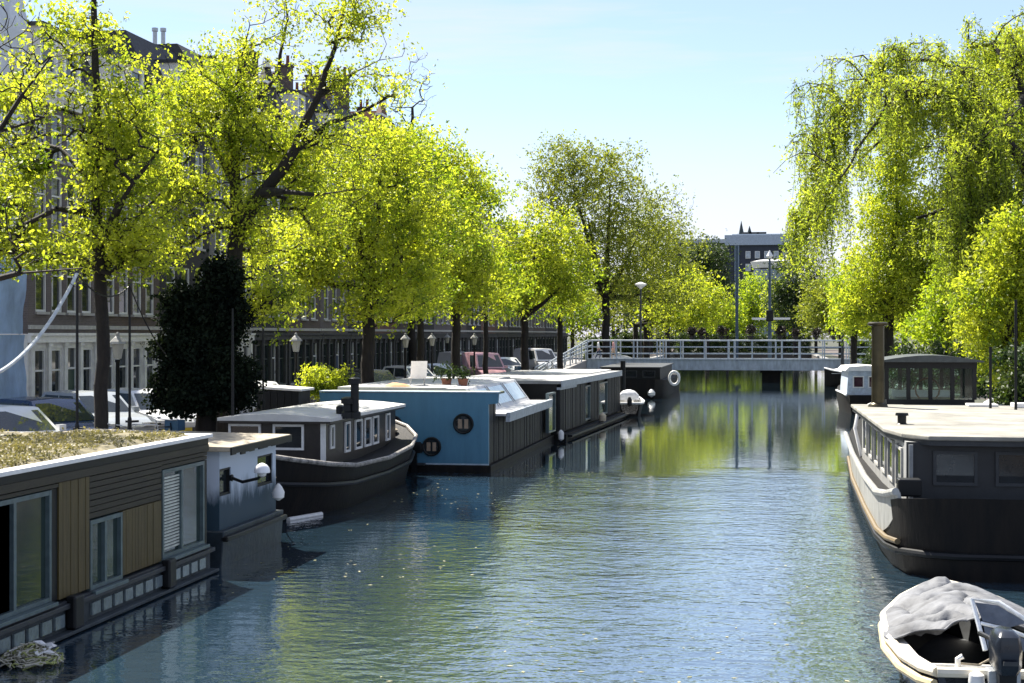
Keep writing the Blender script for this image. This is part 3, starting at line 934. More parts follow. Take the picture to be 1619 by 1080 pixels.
# big window
def big_window(ya, yb, z0, z1, mull, gm, blinds=False, x=X1):
    f = MB().box(x - 0.1, x + 0.02, ya, ya + 0.06, z0, z1).box(x - 0.1, x + 0.02, yb - 0.06, yb, z0, z1).box(x - 0.099, x + 0.018, ya + 0.06, yb - 0.06, z0, z0 + 0.06).box(x - 0.099, x + 0.018, ya + 0.06, yb - 0.06, z1 - 0.06, z1)
    for q in mull:
        f.box(x - 0.098, x + 0.016, q - 0.035, q + 0.035, z0 + 0.06, z1 - 0.06)
    o = f.build('window', ALU, h1)
    cuts = [ya + 0.06] + [z for q in mull for z in (q - 0.035, q + 0.035)] + [yb - 0.06]
    for i in range(0, len(cuts), 2):
        bx('pane', gm, o, x - 0.055, x - 0.04, cuts[i], cuts[i + 1], z0 + 0.06, z1 - 0.06)
    bx('sill', ALU, o, x - 0.09, x + 0.11, ya - 0.02, yb + 0.02, z0 - 0.055, z0 - 0.003, bevel=0.008)
    if blinds:
        n = int((z1 - z0 - 0.2) / 0.05)
        for k in range(n):
            bx('blind_slat', mat('blind_slat', (0.5, 0.52, 0.45), 0.5), o, x - 0.039, x - 0.02, cuts[0], cuts[1], z0 + 0.12 + k * 0.05, z0 + 0.15 + k * 0.05)
    return o
q1 = yz1(22, 900)[0]
big_window(Y1A + 0.3, yA - 0.22, zsill + 0.02, z_wh - 0.01, [q1, q1 - 2.6, q1 - 5.2], PANE2)
bx('window_post', BLACK, h1, X1 - 0.1, X1 - 0.01, yA - 0.215, yA - 0.005, zsill, z_wh - 0.005)
q2 = yz1(166, 900)[0]
big_window(yB + 0.02, yC, yz1(165, 925)[1], z_sp - 0.02, [q2], PANE2)
bx('apron_board', WOODG2, h1, X1 - 0.1, X1 + 0.004, yB + 0.02, yC, 0.432, yz1(165, 925)[1] - 0.06)
y3 = yz1(285, 800)[0]
big_window(yD + 0.01, Y1B - 0.17, zsill + 0.02, z3 - 0.01, [y3 + 0.05], PANE2, blinds=True)
bx('corner_post', BLACK, h1, X1 - 0.1, X1 + 0.0, Y1B - 0.165, Y1B - 0.02, zsill - 0.05, z3 - 0.005)
bx('base_trim', DKGREY, h1, X1 - 0.1, X1 + 0.05, Y1A, Y1B + 0.02, 0.432, 0.462)

# --- weathered pale blue houseboat with lamp
X2 = -9.15
h2 = thing('old_houseboat', 'small weathered pale blue houseboat with flat tan roof and stained wall', 'houseboat', (-11, 26.2, 0))
PALEB = stain_mat('stained_pale_blue', (0.50, 0.57, 0.66), (0.02, 0.05, 0.075), 0.55, 1.7)
y0, y1 = 24.25, on_x(436, 760, X2).y
HB2 = mat('blue_black_hull', (0.018, 0.03, 0.04), 0.5, var=0.5, scale=2, bump=0.3, bscale=10)
m = facade(y1 - y0, 1.98, [(a - y0, b_ - y0, c, d) for a, b_, c, d in (
    (on_x(347, 760, X2).y, on_x(365, 760, X2).y, on_x(356, 783, X2).z, on_x(356, 740, X2).z),
    (on_x(407, 740, X2).y, on_x(431, 740, X2).y, on_x(419, 767, X2).z, on_x(419, 719, X2).z))], x=0, back=-3.6, z0=0.62, depth=0.12)
m.v = [(p[0] + X2, p[1] + y0, p[2]) for p in m.v]
m.build('wall', PALEB, h2)
MB().prism([(-13.0, -0.5), (X2 + 0.03, -0.5), (X2 + 0.12, 0.62), (-13.0, 0.62)], 'y', y0 - 0.1, y1 + 0.12).build('hull', HB2, h2, bevel=0.02)
bx('rubbing_strip', BLACK, h2, X2 + 0.05, X2 + 0.19, y0 - 0.1, y1 + 0.14, 0.44, 0.53, bevel=0.02)
for a, b_, c, d in ((347, 365, 783, 740), (407, 431, 767, 719)):
    ya, yb = on_x(a, 760, X2).y, on_x(b_, 760, X2).y
    za, zb = on_x((a + b_) / 2, c, X2).z, on_x((a + b_) / 2, d, X2).z
    o = MB().box(X2 - 0.1, X2 - 0.02, ya, ya + 0.04, za, zb).box(X2 - 0.1, X2 - 0.02, yb - 0.04, yb, za, zb).box(X2 - 0.098, X2 - 0.022, ya + 0.04, yb - 0.04, za, za + 0.04).box(X2 - 0.098, X2 - 0.022, ya + 0.04, yb - 0.04, zb - 0.04, zb).build('window', BLACK, h2)
    bx('pane', PANE, o, X2 - 0.08, X2 - 0.07, ya + 0.04, yb - 0.04, za + 0.04, zb - 0.04)
TANR = mat('tan_roofing', (0.36, 0.31, 0.23), 0.9, var=0.35, scale=1.6, bump=0.4, bscale=10)
rf = MB().hexa([(-13.1, y0 - 0.15, 1.985), (X2 + 0.25, y0 - 0.15, 1.985), (X2 + 0.25, y1 + 0.15, 1.985), (-13.1, y1 + 0.15, 1.985),
                (-13.1, y0 - 0.15, 2.14), (X2 + 0.25, y0 - 0.15, 2.07), (X2 + 0.25, y1 + 0.15, 2.07), (-13.1, y1 + 0.15, 2.14)]).build('roof', TANR, h2, bevel=0.015)
dr = MB()
for i in range(14):       # sagging dark drip edge
    ya = y0 - 0.15 + (y1 - y0 + 0.3) * i / 14; yb = y0 - 0.15 + (y1 - y0 + 0.3) * (i + 1) / 14
    dr.box(X2 + 0.251, X2 + 0.275, ya, yb, 1.93 + 0.05 * noise.noise(Vector((i * 0.7, 0, 0))), 2.06)
dr.build('drip_edge', BLACK, rf)
lp = on_x(366, 742, X2)
lamp = thing('wall_lamp', 'shiny white dome lamp on bracket on the pale blue houseboat wall', 'lamp', (X2 + 0.001, lp.y, lp.z - 0.15))
MB().tube([(0, 0, 0), (0.2, 0, -0.07), (0.5, 0, 0.0), (0.56, 0, 0.12)], 0.028, 8).build('bracket', BLACK, lamp, world=False, smooth=True)
MB().lathe([(0.14, 0.10), (0.142, 0.13), (0.125, 0.19), (0.08, 0.24), (0.02, 0.27)], (0.56, 0, 0.0), 20).build('shade', mat('glossy_enamel', (0.9, 0.9, 0.9), 0.08, var=0.03), lamp, world=False, smooth=True)
MB().lathe([(0.02, 0.02), (0.07, 0.05), (0.08, 0.09)], (0.56, 0, 0), 12).build('bulb', WHITE, lamp, world=False, smooth=True)
MB().lathe([(0.06, -0.02), (0.06, 0.02)], (0, 0, 0), 12, 'x').build('wall_plate', BLACK, lamp, world=False)
p = on_x(440, 778, X2 + 0.25)
f = MB().lathe([(0.02, -0.16), (0.11, -0.1), (0.12, 0.0), (0.07, 0.1), (0.02, 0.16)], tuple(p), 12).build('fender', WHITE, None, smooth=True)
tag(f, 'small white cone fender hanging at the far corner of the pale blue houseboat', 'fender')

# --- black barge with white cabin roof
h3 = thing('cabin_barge', 'black steel barge with long white roofed cabin and white window frames', 'barge', (-11.35, 35.5, 0))
st = [(28.9, 0.25, 0.1, 1.62), (29.3, 0.95, 0.55, 1.50), (30.2, 1.60, 1.2, 1.30), (31.5, 2.05, 1.75, 1.10), (33, 2.18, 2.0, 0.95), (36, 2.2, 2.05, 0.88), (38.5, 2.18, 2.0, 0.98), (40, 1.95, 1.65, 1.15), (41, 1.45, 1.05, 1.35), (41.6, 0.8, 0.4, 1.5), (41.8, 0.25, 0.1, 1.56)]
hl = MB().rings(hull_rings(-11.35, st)).build('hull', TAR, h3, smooth=True)
for s in (-1, 1):
    pts = [(-11.35 + s * (q[1] + 0.02), q[0], q[3] + 0.03) for q in st]
    MB().tube(pts, 0.055, 8).build('gunwale', mat('worn_gunwale', (0.10, 0.09, 0.075), 0.6, var=0.6, scale=8, col2=(0.45, 0.42, 0.38)), h3, smooth=True)
    pts = [(-11.35 + s * (q[1] * 0.75 + q[2] * 0.25 + 0.03), q[0], q[3] * 0.62) for q in st]
    MB().tube(pts, 0.05, 6).build('rubbing_strake', BLACK, h3, smooth=True)
CX0, CX1, CY0, CY1, CZ = -12.3, -9.85, 33.0, 40.0, 2.0
CAB = mat('cabin_dark_brown', (0.03, 0.024, 0.02), 0.4, var=0.4, scale=3)
bx('cabin', CAB, h3, CX0 + 0.1, CX1 - 0.08, CY0 + 0.1, CY1 - 0.15, 0.85, CZ - 0.07)
rp = []
for y, dz in ((CY0 - 0.15, 0), (CY1 + 0.1, 0)):
    ring = []
    for k in range(9):
        f = k / 8
        ring.append((CX0 - 0.15 + (CX1 - CX0 + 0.3) * f, y, CZ + 0.05 + 0.10 * math.sin(math.pi * f)))
    ring += [(CX1 + 0.15, y, CZ - 0.02), (CX0 - 0.15, y, CZ - 0.02)]
    rp.append(ring)
ROOFW = mat('white_roof_paint', (0.62, 0.61, 0.58), 0.55, var=0.12, scale=2.5, bump=0.1)
MB().rings(rp).build('roof', ROOFW, h3)
bx('roof_trim', CAB, h3, CX0 - 0.12, CX1 + 0.12, CY0 - 0.12, CY1 + 0.08, CZ - 0.068, CZ - 0.022)
def barge_window(parent, axis, a, b_, z0, z1, c, fm, name='window'):
    """frame+pane on a wall; axis 'x': wall plane x=c facing +x, 'y': plane y=c facing -y"""
    def B(mb, p0, p1, q0, q1, d0, d1):
        if axis == 'x': mb.box(c + d0, c + d1, p0, p1, q0, q1)
        elif axis == '-x': mb.box(c - d0, c - d1, p0, p1, q0, q1)
        else: mb.box(p0, p1, c - d0, c - d1, q0, q1)
        return mb
    t = 0.055
    f = MB()
    B(f, a, a + t, z0, z1, 0.003, 0.045); B(f, b_ - t, b_, z0, z1, 0.003, 0.045)
    B(f, a + t, b_ - t, z0, z0 + t, 0.003, 0.043); B(f, a + t, b_ - t, z1 - t, z1, 0.003, 0.043)
    o = f.build(name, fm, parent)
    B(MB(), a + t, b_ - t, z0 + t, z1 - t, 0.003, 0.02).build('pane', PANE, o)
    return o
xw = CX1 - 0.08
for ua, ub in ((521, 527), (544, 552), (560, 571), (575, 585), (588, 597), (609, 615)):
    barge_window(h3, 'x', on_x(ua, 700, xw).y, on_x(ub, 700, xw).y, 1.12 if ua > 530 else 1.3, 1.86, xw, WHITE)
for ua, ub in ((362, 413), (432, 481)):
    barge_window(h3, 'y', on_y(ua, 690, CY0 + 0.1).x, on_y(ub, 690, CY0 + 0.1).x, 1.3, 1.9, CY0 + 0.1, WHITE)
bx('corner_post', WHITE, h3, xw - 0.1, xw + 0.012, CY0 + 0.085, CY0 + 0.15, 0.9, CZ - 0.07)
for u, vt, r_, vb in ((538, 641, 0.07, 653), (550, 628, 0.11, 655), (561, 597, 0.10, 655)):
    p = on_z(u, vb, CZ + 0.1); tp = on_d(u, vt, math.hypot(p.x, p.y))
    MB().lathe([(r_ * 1.5, -0.1), (r_ * 1.4, 0.05), (r_, 0.07), (r_, tp.z - CZ - 0.25), (r_ * 1.5, tp.z - CZ - 0.24), (r_ * 1.5, tp.z - CZ - 0.12), (r_ * 0.6, tp.z - CZ - 0.08)], (p.x, p.y, CZ + 0.1), 14).build('flue', BLACK, h3, smooth=True)
for i, (y, s) in enumerate(((40.9, 1), (30.3, 1))):
    MB().lathe([(0.07, 1.1), (0.07, 1.6), (0.1, 1.62), (0.1, 1.68)], (-10.5, y, 0), 10).build('bollard', BLACK, h3)
p = on_z(612, 725, 1.25)
MB().lathe([(0.06, 0), (0.3, 0.05), (0.33, 0.12), (0.2, 0.2), (0.05, 0.22)], (-10.3, 40.3, 1.2), 12).build('rope_coil', ROPE, h3)
p = on_x(335, 640, -12.9)
MB().tube([(-12.2, 33.2, 0.9), (-12.2, 33.2, 3.6), (-12.2, 33.2, 4.6)], [0.04, 0.035, 0.02], 8).build('mast', BLACK, h3)

# --- blue houseboat
BLUE = mat('blue_panel', (0.065, 0.19, 0.29), 0.5, var=0.14, scale=3, bump=0.08, stretch=(1, 1, 0.2))
DKB = mat('dark_boards', (0.011, 0.011, 0.012), 0.6, var=0.4, scale=4, bump=0.2, stretch=(3, 3, 0.3))
h4 = thing('blue_houseboat', 'houseboat with bright blue end wall, round portholes and stepped white terrace', 'houseboat', (-9.9, 48.8, 0))
YB = 42.1
A = on_y(772, 740, YB); Bq = on_y(788, 617, YB)
XW = A.x                     # canal side wall
XF = Bq.x                    # top fascia corner
XI = -12.55
ZT = on_y(700, 621, YB).z
holes = []
def porthole(parent, u, v, r_, y=YB):
    c = on_y(u, v, y)
    o = MB().lathe([(r_ * 0.72, 0.0), (r_ * 0.72, -0.06), (r_ * 0.9, -0.085), (r_, -0.06), (r_, 0.0)], (c.x, c.y - 0.003, c.z), 28, 'y')
    # ring facing -y
    o.v = [(x, 2 * (c.y - 0.003) - y_ if False else y_, z) for x, y_, z in o.v]
    w = o.build('porthole', BLACK, parent, smooth=True)
    MB().lathe([(r_ * 0.74, -0.062), (r_ * 0.74, -0.075)], (c.x, c.y - 0.003, c.z), 28, 'y').build('pane', PANE, w)
    MB().box(c.x - r_ * 0.5, c.x - r_ * 0.1, c.y - 0.083, c.y - 0.079, c.z - r_ * 0.45, c.z + r_ * 0.45).box(c.x + r_ * 0.12, c.x + r_ * 0.5, c.y - 0.083, c.y - 0.079, c.z - r_ * 0.45, c.z + r_ * 0.45).build('curtain', mat('brown_curtain', (0.3, 0.22, 0.16), 0.9), w)
    return w
MB().prism([(XI, 0.24), (XW, 0.24), (XW, ZT - 0.33), (XF - 0.02, ZT - 0.30), (XF, ZT), (XI - 0.25, ZT - 0.02)], 'y', YB, YB + 0.16).build('end_wall', BLUE, h4)
for u, v, r_ in ((733, 670, 0.30), (683, 706, 0.28), (622, 672, 0.28)):
    porthole(h4, u, v, r_)
bx('edge_trim', mat('pale_trim', (0.42, 0.52, 0.60), 0.5), h4, XI - 0.25, XF - 0.01, YB - 0.02, YB + 0.5, ZT + 0.003, ZT + 0.035)
bx('base_trim', mat('pale_trim', (0.42, 0.52, 0.60), 0.5), h4, XI, XW + 0.005, YB - 0.015, YB + 0.1, 0.2, 0.238)
bx('hull', TAR, h4, XI - 0.1, XW + 0.1, YB - 0.15, 55.3, -0.6, 0.198, bevel=0.02)
YN0, YN1 = 43.5, on_x(856, 640, XW).y      # the lowered terrace
bx('room', DKB, h4, XI, XW - 0.05, YB + 0.161, 55.2, 0.2, 1.55)
bx('front_room', DKB, h4, XI, XW - 0.055, YB + 0.162, YN0 - 0.05, 1.551, ZT - 0.05)
bx('front_roof', mat('moss_roof', (0.16, 0.17, 0.10), 0.9, var=0.5, scale=2, bump=0.5), h4, XI - 0.2, XF - 0.06, YB + 0.5, YN0, ZT - 0.048, ZT + 0.015)
yy = YB + 0.18
while yy < 55.2:
    bx('board', DKB, h4, XW - 0.05, XW - 0.005 + rng.uniform(-0.012, 0.008), yy, yy + 0.145, 0.21, (ZT - 0.06 if yy < YN0 - 0.2 else 1.54))
    yy += 0.16
# terrace: white deck, white canal-side fascia sloping, white panelled bulkhead behind
TW = mat('terrace_white', (0.62, 0.61, 0.60), 0.5, var=0.1)
bx('terrace_deck', TW, h4, -9.3, XF + 0.02, YN0 - 0.04, YN1, 1.552, 1.62)
MB().hexa([(XF - 0.02, YN0 - 0.04, 1.38), (XF + 0.10, YN0 - 0.04, 1.38), (XF + 0.10, YN1, 1.38), (XF - 0.02, YN1, 1.38),
           (XF + 0.0, YN0 - 0.04, 1.66), (XF + 0.12, YN0 - 0.04, 1.66), (XF + 0.12, YN1, 1.66), (XF + 0.0, YN1, 1.66)]).build('terrace_fascia', mat('grey_fascia', (0.40, 0.44, 0.48), 0.5), h4)
MB().hexa([(-9.3, YN0, 1.62), (-8.15, YN0, 1.62), (-8.15, YN1, 1.62), (-9.3, YN1, 1.62),
           (-9.3, YN0, 2.36), (-8.70, YN0, 2.36), (-8.70, YN1, 2.36), (-9.3, YN1, 2.36)]).build('sloping_glazing', TW, h4)
for k in range(3):
    ya = YN0 + 0.4 + k * (YN1 - YN0 - 0.4) / 3; yb = ya + (YN1 - YN0) / 3 - 0.5
    sl_ = lambda z: -8.15 - 0.55 * (z - 1.62) / 0.74 + 0.012
    q = [(sl_(1.75), ya, 1.75), (sl_(1.75), yb, 1.75), (sl_(2.28), yb, 2.28), (sl_(2.28), ya, 2.28)]
    MB().add(q + [(x - 0.02, y, z) for x, y, z in q], [(0, 1, 2, 3), (7, 6, 5, 4), (0, 4, 5, 1), (1, 5, 6, 2), (2, 6, 7, 3), (3, 7, 4, 0)]).build('roof_light', mat('pale_glass', (0.5, 0.56, 0.58), 0.08), h4)
    for yq in (ya - 0.04, yb):
        q2 = [(sl_(1.7) + 0.02, yq, 1.7), (sl_(1.7) + 0.02, yq + 0.05, 1.7), (sl_(2.33) + 0.02, yq + 0.05, 2.33), (sl_(2.33) + 0.02, yq, 2.33)]
        MB().add(q2 + [(x - 0.05, y, z) for x, y, z in q2], [(0, 1, 2, 3), (7, 6, 5, 4), (0, 4, 5, 1), (1, 5, 6, 2), (2, 6, 7, 3), (3, 7, 4, 0)]).build('glazing_bar', GALV, h4)
bx('back_roof', TW, h4, XI - 0.1, -9.301, YN0 + 0.02, 55.2, 2.30, 2.39)
bx('rear_room', DKB, h4, XI, -9.305, YN0, 55.2, 1.551, 2.298)
p = on_y(655, 720, YB - 0.2)
t = thing('outboard_motor', 'small black outboard motor against the foot of the blue wall', 'outboard motor', (p.x, p.y, 0.45))
MB().rings([[(x * s, y * s, z) for x, y in ((-.22, -.12), (.2, -.12), (.26, 0), (.2, .12), (-.22, .12))] for s, z in ((0.9, 0.1), (1.05, 0.2), (1.0, 0.34), (0.7, 0.42))]).build('cowling', BLACK, t, world=False, smooth=True)
MB().box(-0.08, 0.08, -0.06, 0.06, -0.5, 0.1).build('leg', BLACK, t, world=False)
MB().box(-0.3, 0.3, -0.02, 0.16, -0.26, -0.2).build('bracket', DKGREY, t, world=False)

# --- dark slatted houseboat behind it
h5 = thing('slatted_houseboat', 'long black houseboat of upright boards with tall narrow windows', 'houseboat', (-9.4, 63.0, 0))
P0 = Vector((-7.42, 55.4, 0)); P1 = Vector((-6.62, 71.2, 0))
dirv = (P1 - P0).normalized(); nrm = Vector((dirv.y, -dirv.x, 0))
LEN = (P1 - P0).length
Z5 = on_x(907, 598, P0.x).z
def q5(s, off, z):
    p = P0 + dirv * s + nrm * off
    return (p.x, p.y, z)
def box5(mb, s0, s1, o0, o1, z0, z1):
    return mb.hexa([q5(s0, o0, z0), q5(s0, o1, z0), q5(s1, o1, z0), q5(s1, o0, z0), q5(s0, o0, z1), q5(s0, o1, z1), q5(s1, o1, z1), q5(s1, o0, z1)])
box5(MB(), -0.1, LEN, -5.0, 0.25, -0.6, 0.22).build('hull', TAR, h5)
box5(MB(), 0.3, LEN, -4.8, 0.42, 0.10, 0.17).build('hull_ledge', BLACK, h5)
box5(MB(), 0, LEN - 0.05, -4.8, -0.12, 0.221, Z5 - 0.1).build('room', BLACK, h5)
ROOFG = mat('grey_roof', (0.33, 0.33, 0.32), 0.8, var=0.3, scale=1.5, bump=0.2)
box5(MB(), -0.1, LEN, -4.9, 0.06, Z5 - 0.098, Z5 + 0.02).build('roof', ROOFG, h5)
MB_ = MB(); box5(MB_, 9.0, LEN - 0.3, -3.2, -0.4, Z5 + 0.021, Z5 + 0.09); MB_.build('roof_hatch', WHITE, h5)
box5(MB(), -0.12, LEN + 0.02, 0.061, 0.10, Z5 - 0.22, Z5 + 0.03).build('roof_fascia', mat('grey_fascia', (0.40, 0.44, 0.48), 0.5), h5)
box5(MB(), -0.08, 3.4, -0.11, 0.05, Z5 - 0.32, Z5 - 0.225).build('portal_beam', mat('grey_fascia', (0.4, 0.44, 0.48), 0.5), h5)
def s_of(u):
    a = (u - 809.5) / FPX
    k = Vector((-SN + CS * a, CS + SN * a, 0))
    # intersect ray with wall line
    den = k.x * dirv.y - k.y * dirv.x
    return (P0.x * k.y - P0.y * k.x) / -(dirv.x * k.y - dirv.y * k.x)
wins5 = [(s_of(867), s_of(878)), (s_of(925), s_of(933)), (s_of(947), s_of(960))]
s = 0.05
while s < LEN - 0.1:
    if not any(a - 0.12 < s < b_ + 0.02 for a, b_ in wins5):
        MB_ = MB(); box5(MB_, s, s + 0.15, -0.115, 0.012 + rng.uniform(-0.015, 0.012), 0.3, Z5 - 0.23 if s > 3.3 else Z5 - 0.33)
        MB_.build('board', DKB, h5)
    s += 0.17
for i, (a, b_) in enumerate(wins5):
    MB_ = MB(); zt_ = Z5 - 0.36
    box5(MB_, a, a + 0.06, -0.1, 0.02, 0.4, zt_); box5(MB_, b_ - 0.06, b_, -0.1, 0.02, 0.4, zt_)
    box5(MB_, a + 0.06, b_ - 0.06, -0.099, 0.018, 0.4, 0.46); box5(MB_, a + 0.06, b_ - 0.06, -0.099, 0.018, zt_ - 0.06, zt_)
    o = MB_.build('window' if i else 'door', ALU, h5)
    MB_ = MB(); box5(MB_, a + 0.06, b_ - 0.06, -0.06, -0.04, 0.46, zt_ - 0.06); MB_.build('pane', PANE2, o)
p = on_x(887, 690, -7.1)
f = MB().lathe([(0.02, -0.2), (0.1, -0.14), (0.11, 0.1), (0.03, 0.2)], (p.x, p.y, 0.32), 10).build('fender', WHITE, smooth=True)
tag(f, 'white fender hanging by the door of the black slatted houseboat', 'fender', 'small fenders on the slatted houseboat')
p = Vector(q5(s_of(940), 0.35, 0.4))
f = MB().lathe([(0.02, -0.22), (0.15, -0.14), (0.16, 0.1), (0.03, 0.22)], tuple(p), 10).build('fender', mat('cream_rubber', (0.6, 0.5, 0.36), 0.6), smooth=True)
tag(f, 'cream fender under the tall windows of the black slatted houseboat', 'fender', 'small fenders on the slatted houseboat')

# --- open boats: shared shell
def open_boat(root, st, outer, inner, rail, L0=0.0, floor=0.12):
    """st: list of (y, btop, bwl, sheer) in the boat's own frame"""
    m = MB()
    rings = []
    for y, bt, bw, sh in st:
        rings.append([(-bt, y, sh), (-(bt + bw) / 2, y, sh * 0.5), (-bw, y, 0.02), (-bw * 0.6, y, -0.15), (bw * 0.6, y, -0.15), (bw, y, 0.02), ((bt + bw) / 2, y, sh * 0.5), (bt, y, sh)])
    m.rings(rings, cap=False, closed=False)
    m.add(rings[0], [tuple(range(8))])
    m.add(rings[-1], [tuple(range(8))])
    o = m.build('hull', outer, root, smooth=True, world=False)
    m = MB()
    rings = []
    for y, bt, bw, sh in st:
        k = 0.07
        bt2, bw2 = max(0.02, bt - k), max(0.02, bw - k)
        rings.append([(-bt2, y * 0.985, sh), (-(bt2 + bw2) / 2, y * 0.985, sh * 0.55), (-bw2 * 0.9, y * 0.985, floor), (bw2 * 0.9, y * 0.985, floor), ((bt2 + bw2) / 2, y * 0.985, sh * 0.55), (bt2, y * 0.985, sh)])
    m.rings(rings, cap=False, closed=False)
    m.add(rings[0], [tuple(range(6))]); m.add(rings[-1], [tuple(range(6))])
    m.build('inner_hull', inner, root, smooth=True, world=False)
    pts = [(-q[1], q[0], q[3] + 0.02) for q in st] + [(q[1], q[0], q[3] + 0.02) for q in reversed(st)] + [(-st[0][1], st[0][0], st[0][3] + 0.02)]
    MB().tube(pts, 0.055, 8).build('rub_rail', rail, root, smooth=True, world=False)
    return o

# small white dinghy at the far end of the slatted houseboat
p = on_z(997, 657, 0.05)
h6 = thing('moored_dinghy', 'small white and dark dinghy tied behind the black slatted houseboat', 'dinghy', (p.x - 0.05, p.y, 0), R(6))
open_boat(h6, [(0, 0.5, 0.4, 0.62), (0.5, 0.68, 0.52, 0.62), (1.6, 0.74, 0.56, 0.66), (2.6, 0.55, 0.36, 0.78), (3.2, 0.25, 0.12, 0.92), (3.4, 0.04, 0.02, 1.0)], TAR, WHITE, WHITE)
MB().box(-0.6, 0.6, 0.9, 1.25, 0.45, 0.5).build('thwart', WHITE, h6, world=False)
MB().rings([[(x * s_, 2.2 + y * s_, z) for x, y in ((-.45, -.35), (.45, -.35), (.5, .3), (0.2, .7), (-0.2, .7), (-.5, .3))] for s_, z in ((1.1, 0.72), (1.0, 0.95), (0.6, 1.15), (0.2, 1.22))]).build('cover', mat('white_canvas', (0.65, 0.66, 0.68), 0.7, var=0.2, bump=0.4), h6, world=False, smooth=True)
MB().lathe([(0.04, 0.5), (0.11, 0.58), (0.12, 0.8), (0.05, 0.95)], (0.0, -0.12, 0), 10).build('motor', BLACK, h6, world=False)
p = on_z(988, 640, 0.3)
o = MB().tube([(p.x - 0.3, p.y + 2.2, -0.5), (p.x - 0.3, p.y + 2.2, 2.55)], 0.14, 10).build('mooring_post', BLACK)
tag(o, 'stout black mooring post behind the small dinghy', 'mooring post')

# dark barge under the near side of the bridge with lifebuoy
h7 = thing('low_dark_boat', 'low black barge lying just this side of the footbridge on the left', 'barge', (-8, 92, 0))
XB = on_d(1058, 600, 94).x
st7 = [(91.5, 1.6, 1.5, 1.2), (92.2, 2.1, 2.0, 1.15), (95, 2.3, 2.2, 1.1), (108, 2.3, 2.2, 1.1), (111, 1.6, 1.2, 1.3), (112.5, 0.3, 0.1, 1.5)]
MB().rings(hull_rings(XB - 2.3, st7)).build('hull', TAR, h7, smooth=True)
bx('cabin', BLACK, h7, XB - 4.2, XB - 0.5, 93.2, 106, 1.1, 1.85)
bx('cabin_roof', DKGREY, h7, XB - 4.3, XB - 0.4, 93.0, 106.2, 1.851, 1.92)
for k in range(3):
    barge_window(h7, 'y', XB - 3.9 + k * 1.15, XB - 3.1 + k * 1.15, 1.25, 1.7, 93.2, DKGREY)
p = on_d(1066, 598, 91.6)
t = MB()
pts = [(p.x + 0.30 * math.cos(a), p.y, p.z + 0.40 * math.sin(a)) for a in [2 * math.pi * k / 20 for k in range(21)]]
t.tube(pts, 0.085, 8, cap=False)
o = t.build('lifebuoy', WHITE, smooth=True)
tag(o, 'white lifebuoy ring hanging at the corner of the low black barge', 'lifebuoy')
p = on_z(1043, 617, 0.25)
o = MB().lathe([(0.03, -0.25), (0.22, -0.12), (0.24, 0.05), (0.1, 0.22), (0.03, 0.26)], (p.x, 91.2, 0.35), 12).build('fender', WHITE, smooth=True)
tag(o, 'white ball fender at the waterline of the low black barge', 'fender')

# --- big barge on the right
h8 = thing('black_barge', 'large black barge with white upperworks, flat pale roof and glazed wheelhouse', 'barge', (4.6, 36, 0))
C8 = 4.6
st8 = [(24.75, 1.55, 1.25, 1.34), (25.0, 2.0, 1.75, 1.30), (25.5, 2.32, 2.2, 1.25), (26.4, 2.40, 2.34, 1.12), (28, 2.44, 2.38, 0.98), (32, 2.38, 2.32, 0.88), (38, 2.26, 2.2, 0.88), (44, 2.1, 1.9, 1.0), (48, 1.6, 1.3, 1.2), (50.5, 0.9, 0.5, 1.5), (51.3, 0.15, 0.05, 1.65)]
MB().rings(hull_rings(C8, st8)).build('hull', TAR, h8, smooth=True)
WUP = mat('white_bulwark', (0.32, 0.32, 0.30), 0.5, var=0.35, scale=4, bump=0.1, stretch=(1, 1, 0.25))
sb = [q for q in st8 if 25.5 <= q[0] <= 44]
rings = []
for y, bt, bw, sh in sb:
    f = min(1, (y - 25.5) / 1.5)
    lo = sh - 0.15 - 0.52 * f
    x = C8 - bt - 0.015
    xl = C8 - (bt * (lo / sh) * 0.3 + bw * (1 - 0.3 * lo / sh)) - 0.05
    rings.append([(x, y, sh + 0.10), (x + 0.06, y, sh + 0.10), (xl + 0.06, y, lo), (xl, y, lo)])
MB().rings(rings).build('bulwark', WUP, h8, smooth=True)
for zf, r_, mt, off in ((1.0, 0.065, WUP, 0.03), (0.42, 0.05, mat('ochre_strip', (0.14, 0.10, 0.045), 0.6), 0.07), (0.30, 0.06, BLACK, 0.08)):
    pts = [(C8 - (q[1] * zf + q[2] * (1 - zf)) - off, q[0], q[3] * zf + (0.11 if zf == 1 else 0)) for q in st8 if (25.4 if mt is not BLACK else 0) < q[0] < 45]
    p2 = [(2 * C8 - x, y, z) for x, y, z in pts]
    if mt is BLACK:
        MB().tube(pts[::-1] + p2, r_, 8).build('rub_rail', mt, h8, smooth=True)
    else:
        MB().tube(pts, r_, 8).build('rub_rail', mt, h8, smooth=True)
        MB().tube(p2, r_, 8).build('rub_rail', mt, h8, smooth=True)
